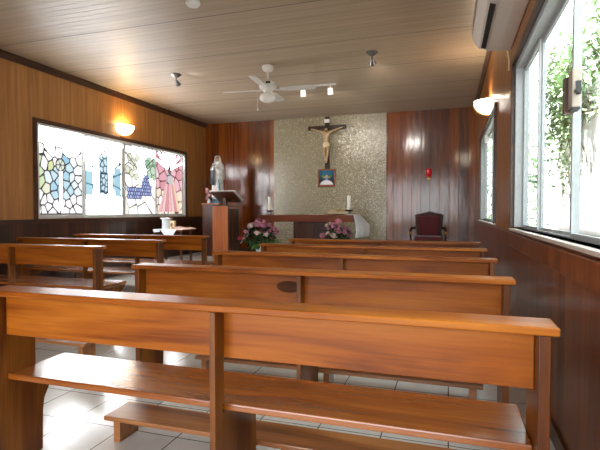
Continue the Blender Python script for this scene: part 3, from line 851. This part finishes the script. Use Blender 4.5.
# body: shoulders, arms, neck, head as one surface
stt.scale = (1.1,1.1,1.1)
V = [(0,0,.74),(0,-.005,.82),(0,-.01,.865),(0,-.02,.92),(0,-.02,.97),(-.09,0,.80),(-.13,-.03,.70),(-.04,-.13,.71),(-.012,-.155,.78),(.09,0,.80),(.13,-.03,.70),(.04,-.13,.71),(.012,-.155,.78)]
Ed = [(0,1),(1,2),(2,3),(3,4),(1,5),(5,6),(6,7),(7,8),(1,9),(9,10),(10,11),(11,12)]
skin_mesh('body', V, Ed, [.07,.05,.03,.055,.045,.045,.036,.024,.014,.045,.036,.024,.014], M['robe'], stt)
hd = MB().ball((0,-.028,.925), .052, 20, 14, sx=.88, sy=.95, sz=1.2)
hd.ball((0,-.08,.918), .011, 8, 6, sz=1.5)
fc = hd.build('face', M['skin'], stt)
for ex in (-.013, .013): MB().ball((ex,-.152,.775), .014, 8, 6, sz=2.6, sx=.7).build('hand', M['skin'], stt)
for ex in (-.019, .019): MB().ball((ex,-.073,.936), .006, 8, 6).build('eye', M['hair'], fc)
MB().ball((0,-.076,.897), .009, 8, 6, sy=.5, sz=.4).build('mouth', M['frame'], fc)
vm = lambda a, z: 1+.05*sin(11*a)*max(0, (.9-z)*2)
MB().lathe([(.145,.50),(.145,.58),(.14,.70),(.125,.80),(.08,.87),(.072,.93),(.060,.985),(.03,1.005),(.0005,1.008)], n=36, a0=radians(-48), a1=radians(228), mod=vm, sy=.85).build('veil', M['robe'], stt)
MB().lathe([(.135,.38),(.16,.44),(.165,.52),(.155,.62),(.148,.72),(.13,.80)], n=24, a0=radians(150), a1=radians(262), mod=fold, sy=.9).build('mantle', M['mantle'], stt)
b = MB(); b.tube([(.06,-.085,.50),(.075,-.09,.40),(.085,-.09,.28),(.09,-.09,.14)], [.012,.016,.02,.024], 8); b.build('sash_ribbon', M['sash'], stt)

# flowers
def petal_ball(mi, r, rnd):
    b = MB()
    for ring, (n, el, s) in enumerate(((5, 70, .6), (8, 40, .85), (9, 8, 1.0))):
        for i in range(n):
            a = 2*pi*i/n + ring*.4 + rnd.uniform(-.1,.1); e = radians(el)
            d = Vector((cos(a)*cos(e), sin(a)*cos(e), sin(e))); u = Vector((-sin(a), cos(a), 0)); nn_ = d.cross(u)
            p = d*r*.35; q = d*r*s*1.05; w = r*.42
            b.add([p, p*.5+q*.5+u*w+nn_*-.02*r, q+u*w*.55, q-u*w*.55, p*.5+q*.5-u*w], [(0,1,2,3,4)], 0, True)
    b.ball((0,0,0), r*.55, 10, 6)
    return b
def arrangement(label, loc, rx, rz_, nb, seed, vase_h, reds=False):
    rnd = random.Random(seed)
    o = thing('flower_arrangement', label, 'flowers', loc, 0, 'flower arrangements before the altar')
    MB().lathe([(.0005,0),(.07,0),(.075,.02),(.06,.10),(.068,vase_h*.6),(.085,vase_h),(.075,vase_h),(.06,vase_h*.6),(.0005,vase_h*.5)], n=28).build('vase', M['ceram'], o)
    c = vase_h+.16
    mats = ['pinkf','mauvef','pinkf','mauvef','paleF']
    src = {}
    for i in range(nb):
        a = 2*pi*i*.618; q = sqrt((i+.5)/nb)
        x = rx*q*cos(a); y = .20*q*sin(a); z = c + rz_*(1-q*q)*.9 + .05*rnd.uniform(-1,1) + (-.05 if q > .75 else 0)
        mk = mats[i % 5]
        if mk not in src:
            f = src[mk] = petal_ball(0, .062, rnd).build('blossom', M[mk], o)
            if mk == 'paleF': f['label'] = 'cream blossom'
        else:
            f = src[mk].copy(); COL.objects.link(f); f.parent = o
        f.location = (x+(.07 if reds else 0), y-.06, z); f.rotation_euler = (rnd.uniform(.1,.9), rnd.uniform(-.5,.5), rnd.random()*6); k = rnd.uniform(.75,1.2); f.scale = (k,k,k)
    pts = []
    for _ in range(260):
        a = rnd.random()*2*pi; q = sqrt(rnd.random())
        pts.append((rx*1.0*q*cos(a), .22*q*sin(a)-.04, c-.06+rnd.uniform(-.13,.12)+.6*rz_*(1-q*q)))
    leaves_mesh(pts, .09, rnd).build('foliage', M['leafd'], o)
    pts = [(rx*rnd.uniform(-.8,1.05), -.14+rnd.uniform(-.06,.06), c-.14+rnd.uniform(-.09,.05)) for _ in range(46)]
    if reds: pts = [(p[0]+.09, p[1], p[2]) for p in pts]
    leaves_mesh(pts, .15, rnd, .9).build('broad_leaves', M['leaf'], o)
    if reds:
        b = MB()
        for k in range(5):
            a = radians(150+14*k); 
            p0 = Vector((-.20,-.10,c-.10)); d = Vector((cos(a), -.2, .15*sin(k*2))).normalized(); u = Vector((0,0,1))
            b.add([p0, p0+d*.10+u*.03, p0+d*.22, p0+d*.10-u*.025], [(0,1,2,3)])
        b.build('red_bract', M['redf'], o)
        b = MB(); b.tube([(-.16,-.14,c-.02),(-.26,-.16,c-.10),(-.32,-.17,c-.19)], [.012,.016,.006], 8); b.build('cream_ribbon', M['paleF'], o)
    st = MB()
    for k in range(7):
        a = k*.9; st.tube([(0,0,vase_h*.6),(.05*cos(a),.04*sin(a),vase_h+.03),(rx*.5*cos(a),.1*sin(a)-.03,c+.02)], .004, 5)
    st.build('stem', M['leaf'], o)
arrangement('pink and mauve flowers in a white vase before the left half of the altar', (-3.52, 8.4, ZP), .36, .26, 26, 5, .42, True)
arrangement('pink and cream flower bunch before the right half of the altar', (-1.99, 8.5, ZP), .28, .22, 24, 15, .42)
# small flowers by the statue
rnd = random.Random(31)
sv = thing('small_flower_vase', 'small vase of pink flowers at the foot of the statue', 'flowers', (-5.20, 9.47, ZP+1.2))
MB().lathe([(.0005,0),(.03,0),(.04,.04),(.028,.08),(.034,.10),(.0005,.06)], n=16).build('vase', M['ceram'], sv)
for i in range(10):
    f = petal_ball(0, .05, rnd).build('blossom', M['pinkf' if i % 3 else 'paleF'], sv)
    f.location = (rnd.uniform(-.09,.07), rnd.uniform(-.05,.0), .10+rnd.uniform(0,.22))
leaves_mesh([(rnd.uniform(-.09,.09), rnd.uniform(-.05,.05), .09+rnd.random()*.14) for _ in range(40)], .08, rnd).build('foliage', M['leafd'], sv)

# crucifix
cx, cz = -2.735, 2.10
cr = thing('crucifix', 'large dark wooden crucifix with a pale figure on the mosaic wall', 'crucifix', (cx, D-.022, cz))
MB().box(-.055, .055, -.045, -.001, .115, 1.33).build('upright', M['cross'], cr, bevel=.006)
MB().box(-.45, .45, -.05, -.0455, 1.025, 1.12).build('crossbeam', M['cross'], cr, bevel=.002)
MB().box(-.45, .45, -.09, -.0505, 1.025, 1.12).build('beam_face', M['cross'], cr, bevel=.006)
MB().box(-.06, .06, -.062, -.046, 1.19, 1.27).build('title_plaque', M['paper'], cr, bevel=.004)
yv = -.125
V = [(0,yv,.62),(0,yv,.72),(0.005,yv-.01,.84),(0,yv-.01,.94),(0,yv-.015,.985),(.012,yv-.035,1.02),(.018,yv-.04,1.06),
     (-.095,yv+.0,.955),(-.20,yv+.015,1.01),(-.33,yv+.025,1.06),(-.385,yv+.025,1.075),(-.425,yv+.025,1.08),
     (.095,yv+.0,.955),(.20,yv+.015,1.01),(.33,yv+.025,1.06),(.385,yv+.025,1.075),(.425,yv+.025,1.08),
     (-.05,yv,.58),(-.045,yv-.045,.40),(-.02,yv+.0,.22),(-.012,yv+.01,.16),(-.015,yv-.03,.11),
     (.05,yv,.58),(.055,yv-.045,.40),(.02,yv-.01,.22),(.012,yv-.005,.16),(.012,yv-.045,.11)]
Ed = [(0,1),(1,2),(2,3),(3,4),(4,5),(5,6),(3,7),(7,8),(8,9),(9,10),(10,11),(3,12),(12,13),(13,14),(14,15),(15,16),(0,17),(17,18),(18,19),(19,20),(20,21),(0,22),(22,23),(23,24),(24,25),(25,26)]
Rd = [(.085,.06),(.075,.055),(.095,.065),(.085,.055),(.035,.035),(.05,.055),(.042,.045)] + [.042,.032,.024,.02,.018]*2 + [.058,.044,.03,.024,.02]*2
V = [(x*.90, y, .24+(z-.11)*.835) for x, y, z in V]
Rd = [(q[0]*.78, q[1]*.8) if isinstance(q, tuple) else q*.8 for q in Rd]
fg = skin_mesh('figure', V, Ed, Rd, M['corpus'], cr)
fg['label'] = 'pale carved figure with outstretched arms'
zf = lambda z: .24+(z-.11)*.835
b = MB(); b.lathe([(.074,zf(.54)),(.08,zf(.60)),(.074,zf(.66)),(.062,zf(.69))], c=(0,yv,0), n=20, mod=lambda a,z: 1+.08*sin(7*a), sy=.8); b.ball((.07,yv-.02,zf(.60)), .022, 8, 6, sz=1.8)
b.build('loincloth', M['cream'], fg)
b = MB(); b.ball((.016,yv-.02,zf(1.055)), .050, 14, 10, sz=1.05); b.ball((.016,yv-.062,zf(.99)), .024, 8, 6, sz=1.2)
b.build('hair', M['hair'], fg)
b = MB(); b.ball((.016,yv-.062,zf(1.03)), .030, 12, 10, sz=1.25); b.ball((.016,yv-.093,zf(1.028)), .008, 8, 6, sz=1.6)
b.build('face', M['corpus'], fg)
# picture under it
px_, pz_ = -2.755, 1.79
pic = thing('picture', 'small square framed picture hanging under the crucifix', 'picture', (px_, D-.022, pz_))
b = MB(); w = .215; h = .21; t = .032
b.box(-w, w, -.03, -.001, 0, t); b.box(-w, w, -.03, -.001, 2*h-t, 2*h); b.box(-w, -w+t, -.03, -.001, t, 2*h-t); b.box(w-t, w, -.03, -.001, t, 2*h-t)
b.build('picture_frame', M['frame'], pic, bevel=.004)
def lp(h_): return np.array(rgb(h_)[:3])
def picfn(U, V):
    c = np.tile(lp('#16506E'), (len(U), 1))
    c[V < .62] = lp('#123A58'); c[V < .36] = lp('#0A1420')
    c[(np.hypot(U-.5, (V-.86)*1.4) < .3)] = lp('#1A6080')
    for (u, v, r, k) in ((.25,.60,.11,'#5C7A2C'), (.75,.60,.11,'#4C6A2C'), (.36,.55,.06,'#B8A040'), (.66,.55,.06,'#A89038'), (.5,.64,.07,'#C0A080'), (.5,.52,.10,'#8CA0B0'), (.5,.42,.10,'#6A80B0'), (.14,.5,.07,'#20303A'), (.86,.5,.07,'#20303A')):
        c[np.hypot(U-u, V-v) < r] = lp(k)
    c[np.hypot((U-.5)/.44, (V-.02)/.34) < 1] = lp('#DADADC')
    c[(V < .06)] = lp('#A04838')
    return c
grid_panel('painting', M['paint'], pic, lambda u, v: (-w+t+u, -.012, t+v), 2*(w-t), 2*(h-t), 60, 60, picfn)

# red sanctuary lamp
rl = thing('red_wall_lamp', 'small red glass lamp bracketed to the back wall above the chair', 'lamp', (-.43, D, 2.0))
b = MB(); b.box(-.03, .03, -.012, 0, -.08, .08); b.tube([(0,-.01,-.03),(0,-.08,-.06),(0,-.12,-.045)], .008, 8); b.lathe([(.0005,-.05),(.045,-.045),(.05,-.03),(.0005,-.03)], c=(0,-.12,0), n=16)
b.build('bracket', M['brass'], rl)
MB().lathe([(.0005,-.029),(.042,-.029),(.062,.04),(.06,.11),(.05,.14),(.046,.14),(.055,.10),(.056,.04),(.0005,-.02)], c=(0,-.12,0), n=20).build('glass_cup', M['redglass'], rl)

# presider's chair
ch = thing('armchair', 'carved dark wooden armchair upholstered in deep red velvet', 'chair', (-.40, 9.75, ZP))
MB().box(-.29, .29, -.0, .50, .34, .42).build('seat_frame', M['chairw'], ch, bevel=.01)
MB().box(-.265, .265, -.02, .46, .421, .50).build('seat_cushion', M['velvet'], ch, bevel=.03)
# back frame: shaped outline
def ring(outer, inner, y0, y1):
    b = MB(); n = len(outer)
    v = [(p[0], y0, p[1]) for p in outer] + [(p[0], y0, p[1]) for p in inner] + [(p[0], y1, p[1]) for p in outer] + [(p[0], y1, p[1]) for p in inner]
    f = []
    for i in range(n):
        j = (i+1) % n
        f += [(i, j, n+j, n+i), (2*n+i, 3*n+i, 3*n+j, 2*n+j), (i, 2*n+i, 2*n+j, j), (n+i, n+j, 3*n+j, 3*n+i)]
    return b.add(v, f)
outer = [(-.235,.44),(.235,.44),(.25,.60),(.275,.80),(.285,.93),(.235,.955),(.15,.965),(.07,.985),(0,1.01),(-.07,.985),(-.15,.965),(-.235,.955),(-.285,.93),(-.275,.80),(-.25,.60)]
inner = [(-.19,.50),(.19,.50),(.20,.62),(.22,.80),(.225,.89),(.19,.905),(.12,.91),(.06,.915),(0,.92),(-.06,.915),(-.12,.91),(-.19,.905),(-.225,.89),(-.22,.80),(-.20,.62)]
o = ring(outer, inner, .42, .47).build('back_frame', M['chairw'], ch, bevel=.008)
MB().prism(inner, .405, .455, 'y').build('back_cushion', M['velvet'], ch, bevel=.015)
for s in (-1, 1):
    ar = MB(); ar.tube([(s*.28,.44,.66),(s*.33,.25,.66),(s*.345,.05,.63),(s*.345,-.02,.58)], [.022,.024,.026,.024], 10)
    a_ = ar.build('armrest', M['chairw'], ch)
    MB().ball((s*.345,-.035,.575), .032, 12, 8).build('arm_knob', M['brass'], a_)
    MB().tube([(s*.33,.05,.36),(s*.345,.03,.48),(s*.345,.03,.62)], [.022,.018,.02], 8).build('arm_post', M['chairw'], ch)
    MB().tube([(s*.26,.03,.36),(s*.285,.01,.2),(s*.26,.0,.0)], [.032,.028,.022], 8).build('leg', M['chairw'], ch)
    MB().tube([(s*.24,.46,.45),(s*.25,.47,.2),(s*.25,.50,.0)], [.028,.024,.022], 8).build('leg', M['chairw'], ch)

# small side table with cloth, jug, magazine
tb = thing('side_table', 'small side table under a white cloth below the stained glass window', 'table', (-5.31, 8.2, ZP))
MB().box(-.33, .33, -.22, .22, .62, .65).build('table_top', M['altar'], tb, bevel=.004)
for s in (-1, 1):
    for q in (-1, 1): MB().box(s*.29-.02, s*.29+.02, q*.18-.02, q*.18+.02, 0, .619).build('leg', M['altarz'], tb, bevel=.003)
b = MB()
zt = ZP+.6525
b.box(-5.31-.335, -5.31+.335, 8.2-.225, 8.2+.225, zt, zt+.003)
b.add([(-5.48,7.974,zt+.002),(-5.10,7.974,zt+.002),(-5.19,7.970,zt-.13),(-5.33,7.968,zt-.16)], [(0,3,2,1)])
b.add([(-5.645,7.974,zt+.002),(-5.48,7.974,zt+.002),(-5.48,7.972,zt-.05),(-5.62,7.972,zt-.06)], [(0,3,2,1)])
o = b.build('tablecloth', M['linen']); tag(o, 'white cloth with a hanging corner on the small side table', 'tablecloth')
o.modifiers.new('s', 'SOLIDIFY').thickness = .0015
zt += .004
jg = thing('lidded_jug', 'white lidded jug standing on the small side table', 'jug', (-5.45, 8.16, zt))
MB().lathe([(.0005,0),(.085,0),(.09,.02),(.085,.12),(.09,.20),(.0005,.20)], n=24).build('jug_body', M['ceram'], jg)
MB().lathe([(.12,.202),(.125,.215),(.11,.225),(.0005,.23)], n=24).build('lid', M['white'], jg)
cd = thing('patterned_carton', 'small cream and brown carton beside the white jug', 'carton', (-5.27, 8.12, zt))
MB().box(-.045, .045, -.04, .04, 0, .17).build('carton_body', M['cream'], cd, bevel=.004)
b = MB(); b.box(-.03, .02, -.0425, -.0405, .05, .12); b.box(-.01, .04, -.0425, -.0405, .01, .04); b.build('printed_patch', M['frame'], cd)
mg = thing('open_magazine', 'open magazine lying on the right side of the small side table', 'magazine', (-5.06, 8.22, zt))
b = MB(); b.prism([(-.18,.05),(-.02,.02),(-.0,.012),(0,.0),(-.18,.0)][::-1], -.12, .12, 'y'); b.prism([(0,.0),(.17,.0),(.19,.012),(.06,.035),(0,.012)][::-1], -.12, .12, 'y')
b.build('pages', M['pink_cloth'], mg)

# ================================================================== CEILING AND WALL FIXTURES
fan = thing('ceiling_fan', 'white four-bladed ceiling fan with an opal light bowl', 'ceiling fan', (-2.675, 6.75, H))
MB().lathe([(.0005,0),(.085,-.001),(.09,-.03),(.07,-.075),(.03,-.09),(.0005,-.09)][::-1], n=28).build('canopy', M['white'], fan)
MB().tube([(0,0,-.07),(0,0,-.25)], .014, 10).build('downrod', M['white'], fan)
MB().lathe([(.0005,-.22),(.05,-.225),(.12,-.26),(.14,-.30),(.13,-.345),(.08,-.37),(.06,-.41),(.075,-.43),(.0005,-.43)][::-1], n=32).build('motor_housing', M['white'], fan)
MB().box(.02, .09, -.14, -.128, -.30, -.27).build('badge', M['black'], fan)
MB().lathe([(.075,-.43),(.12,-.445),(.135,-.48),(.125,-.52),(.085,-.55),(.0005,-.565)][::-1], n=32).build('light_bowl', M['opal'], fan)
b = MB(); b.tube([(-.10,-.08,-.40),(-.13,-.10,-.42),(-.13,-.10,-.66)], .0025, 5); b.ball((-.13,-.10,-.68), .014, 10, 8, sz=1.4); b.build('pull_chain', M['white'], fan)
bl0 = None
base_a = radians(21.6-17)
for k in range(4):
    if bl0 is None:
        b = MB(); b.prism([(.20,-.05),(.30,-.062),(.60,-.075),(.72,-.065),(.745,-.03),(.745,.03),(.72,.065),(.60,.075),(.30,.062),(.20,.05)], -.004, .004, 'z')
        bl = bl0 = b.build('blade', M['white'], fan, bevel=.002)
        b = MB(); b.box(.10, .27, -.022, .022, -.012, -.005); ir = b.build('blade_iron', M['white'], bl)
    else:
        bl = copy_tree(bl0)
    bl.location = (0,0,-.365); bl.rotation_euler = (radians(-11), 0, base_a + k*pi/2)
# spots
def bulb_spot(x, y, label, tilt):
    o = thing('ceiling_spot', label, 'ceiling light', (x, y, H), 0, 'single ceiling spots')
    MB().lathe([(.0005,0),(.085,-.001),(.085,-.012),(.06,-.03),(.035,-.05),(.0005,-.05)][::-1], n=24).build('mount', M['chrome'], o)
    MB().tube([(0,0,-.04),(0,.01,-.10)], .010, 8).build('stem', M['chrome'], o)
    h = MB().lathe([(.02,0),(.028,-.03),(.05,-.09),(.046,-.09),(.0005,-.075)][::-1], n=20).build('lamp_head', M['chrome'], o); h.location = (0,.01,-.09); h.rotation_euler = tilt
    f = MB().lathe([(.045,-.088),(.03,-.098),(.0005,-.10)][::-1], n=20).build('bulb_face', M['lamp_on'], h)
    return o
bulb_spot(-4.27, 6.70, 'small chrome ceiling spot on the left, above the glowing wall lamp', (radians(55), 0, radians(15)))
bulb_spot(-1.05, 6.62, 'small chrome ceiling spot on the right of the fan, nearest the air conditioner', (radians(62), 0, 0))
tr = thing('track_light', 'white ceiling track bar with two white spot heads behind the fan', 'track light', (-2.40, 8.0, H))
MB().box(-.50, .50, -.02, .02, -.028, -.001).build('track_bar', M['white'], tr, bevel=.003)
for x in (-.10, .40):
    s = MB().tube([(x,0,-.028),(x,0,-.07)], .012, 8).build('spot_neck', M['white'], tr)
    hh = MB().lathe([(.0005,0),(.04,-.004),(.045,-.02),(.048,-.12),(.043,-.12),(.0005,-.10)][::-1], n=20).build('spot_head', M['lit_opal'], tr)
    hh.location = (x, 0, -.07); hh.rotation_euler = (radians(16), 0, 0)
    MB().lathe([(.0425,-.112),(.0005,-.114)][::-1], n=20).build('lamp_face', M['lamp_on'], hh)
sd = thing('smoke_detector', 'white round detector on the ceiling at the top edge of the photo', 'detector', (-2.62, 4.45, H))
MB().lathe([(.0005,0),(.075,-.001),(.078,-.025),(.06,-.05),(.0005,-.055)][::-1], n=24).build('housing', M['white'], sd)

# wall lamps (half bowls)
def sconce(x, y, z, s, mat, label, r=.215):
    o = thing('wall_lamp', label, 'wall lamp', (x, y, z), 0, 'half-bowl wall lamps')
    a0, a1 = (-pi/2, pi/2) if s > 0 else (pi/2, 3*pi/2)
    MB().lathe([(.03,-.165),(.10,-.15),(.17,-.10),(.205,-.04),(r,.0),(r,.015),(r-.01,.015),(r-.012,.0),(.16,-.095),(.09,-.142),(.03,-.155)], n=28, a0=a0, a1=a1).build('glass_bowl', mat, o)
    b = MB(); b.lathe([(r+.002,-.022),(r+.006,-.022),(r+.006,-.006),(r+.002,-.006)], n=28, a0=a0, a1=a1)
    pth = []
    for k in range(8):
        t_ = k/7; pth.append((s*(r+.006)*cos(t_*pi/2*.95), 0, -.02-.16*sin(t_*pi/2)))
    b.tube(pth, .005, 6); b.ball((s*.05,0,-.185), .018, 10, 8, sz=1.4)
    b.build('metal_band', M['brass'], o)
    MB().box(min(0, s*.012)+s*.001, max(0, s*.012)+s*.001, -.07, .07, -.19, .06).build('backplate', M['brass'], o, bevel=.003)
    return o
sconce(WL, 7.5, 2.83, 1, M['bowl_l'], 'glowing half-bowl wall lamp over the stained glass window')
sconce(WR, 7.0, 2.72, -1, M['bowl_r'], 'white half-bowl wall lamp over the far right window')

# air conditioner
ac = thing('air_conditioner', 'white wall-mounted air conditioner above the near right window', 'air conditioner', (WR, 0, 0))
prof = [(-.002,3.08),(-.20,3.08),(-.30,3.05),(-.335,2.98),(-.335,2.86),(-.32,2.79),(-.28,2.735),(-.20,2.705),(-.10,2.695),(-.002,2.695)]
MB().prism(prof, 3.50, 4.74, 'y').build('housing', M['acw'], ac, bevel=.012)
b = MB(); b.prism([(-.262,2.716),(-.225,2.702),(-.227,2.697),(-.264,2.711)], 3.68, 4.64, 'y'); b.build('air_slot', M['black'], ac)
b = MB()
for i in range(24): b.prism([(-.262,2.713),(-.226,2.7),(-.226,2.694),(-.262,2.708)], 3.70+i*.04, 3.703+i*.04, 'y')
b.build('slot_vane', M['dmetal'], ac)
b = MB()
for i in range(9): b.box(-.3375, -.336, 3.55, 4.70, 2.855+.014*i, 2.860+.014*i)
b.build('intake_grille', M['alug'], ac)
b = MB(); b.tube([(-.03,4.745,2.72),(-.03,4.76,2.70),(-.012,4.78,2.62),(-.012,4.78,2.52)], .008, 6); b.build('drain_pipe', M['cream'], ac)

# ================================================================== LIGHT
W = bpy.data.worlds.new('daylight'); SC.world = W; W.use_nodes = True
bg = W.node_tree.nodes['Background']; bg.inputs[0].default_value = (.93,.97,1,1); bg.inputs[1].default_value = 5.0
def area(name, loc, rot, sx_, sy_, portal=True, power=0, col=(1,1,1)):
    l = bpy.data.lights.new(name, 'AREA'); l.shape = 'RECTANGLE'; l.size = sx_; l.size_y = sy_; l.color = col
    if portal: l.cycles.is_portal = True
    else: l.energy = power
    o = bpy.data.objects.new(name, l); COL.objects.link(o); o.location = loc; o.rotation_euler = rot
    return o
area('near_window_portal', (WR+.16, 2.385, 1.76), (0, radians(90), 0), 1.4, 4.07)
area('far_window_portal', (WR+.16, 7.465, 1.76), (0, radians(90), 0), 1.4, 2.77)
area('doorway_portal', (-1.5, YB-.16, 1.35), (radians(90), 0, 0), 3.6, 2.7)
sl = bpy.data.lights.new('sun', 'SUN'); sl.energy = 20; sl.angle = radians(2); sl.color = (1,.97,.9)
so_ = bpy.data.objects.new('sun', sl); COL.objects.link(so_); so_.location = (-3, 6, 12)
so_.rotation_euler = Vector((.42, -.10, -1)).to_track_quat('-Z', 'Y').to_euler()
def point(name, loc, e, col, r=.05):
    l = bpy.data.lights.new(name, 'POINT'); l.energy = e; l.color = col; l.shadow_soft_size = r
    o = bpy.data.objects.new(name, l); COL.objects.link(o); o.location = loc
point('left_wall_lamp_bulb', (WL+.10, 7.5, 2.86), 8, (1,.70,.32), .04)
point('right_wall_lamp_bulb', (WR-.10, 7.0, 2.76), 8, (1,.85,.6), .04)
def spot(name, loc, tgt, e, ang, col=(1,.95,.88), r=.04, blend=.7):
    l = bpy.data.lights.new(name, 'SPOT'); l.energy = e; l.color = col; l.spot_size = radians(ang); l.spot_blend = blend; l.shadow_soft_size = r
    o = bpy.data.objects.new(name, l); COL.objects.link(o); o.location = loc
    o.rotation_euler = (Vector(tgt)-Vector(loc)).to_track_quat('-Z', 'Y').to_euler()
spot('ceiling_spot_left', (-4.18, 6.73, H-.10), (-3.0, 6.9, H-.02), 3.5, 75, (.9,.95,1))
spot('track_spot_left', (-2.50, 8.06, H-.21), (-3.2, D, 2.7), 22, 80)
spot('track_spot_right', (-2.00, 8.06, H-.21), (-2.0, D, 2.7), 22, 80)
spot('ceiling_spot_right', (-1.05, 6.75, H-.16), (-1.0, D, 2.7), 30, 60, r=.06)

# ================================================================== CAMERA
yaw, pitch, roll, fpx = .3093, -.0281, -.0007, 465.4
F = Vector((-sin(yaw)*cos(pitch), cos(yaw)*cos(pitch), sin(pitch)))
Rr = Vector((cos(yaw), sin(yaw), 0)); Up = Rr.cross(F)
R2 = Rr*cos(roll) + Up*sin(roll); U2 = -Rr*sin(roll) + Up*cos(roll)
cam = bpy.data.cameras.new('camera'); co = bpy.data.objects.new('camera', cam); COL.objects.link(co)
cam.sensor_fit = 'HORIZONTAL'; cam.sensor_width = 36; cam.lens = fpx*36/600; cam.clip_start = .02
mw = Matrix((R2, U2, -F)).transposed().to_4x4(); mw.translation = (0,0,1.2); co.matrix_world = mw
SC.camera = co
SC.view_settings.view_transform = 'Standard'; SC.view_settings.look = 'None'
SC.view_settings.exposure = 0.75; SC.view_settings.gamma = 1; SC.view_settings.use_curve_mapping = False
SC.cycles.max_bounces = 8; SC.cycles.diffuse_bounces = 5; SC.cycles.glossy_bounces = 4; SC.cycles.transparent_max_bounces = 16
SC.cycles.sample_clamp_indirect = 6; SC.cycles.use_denoising = True
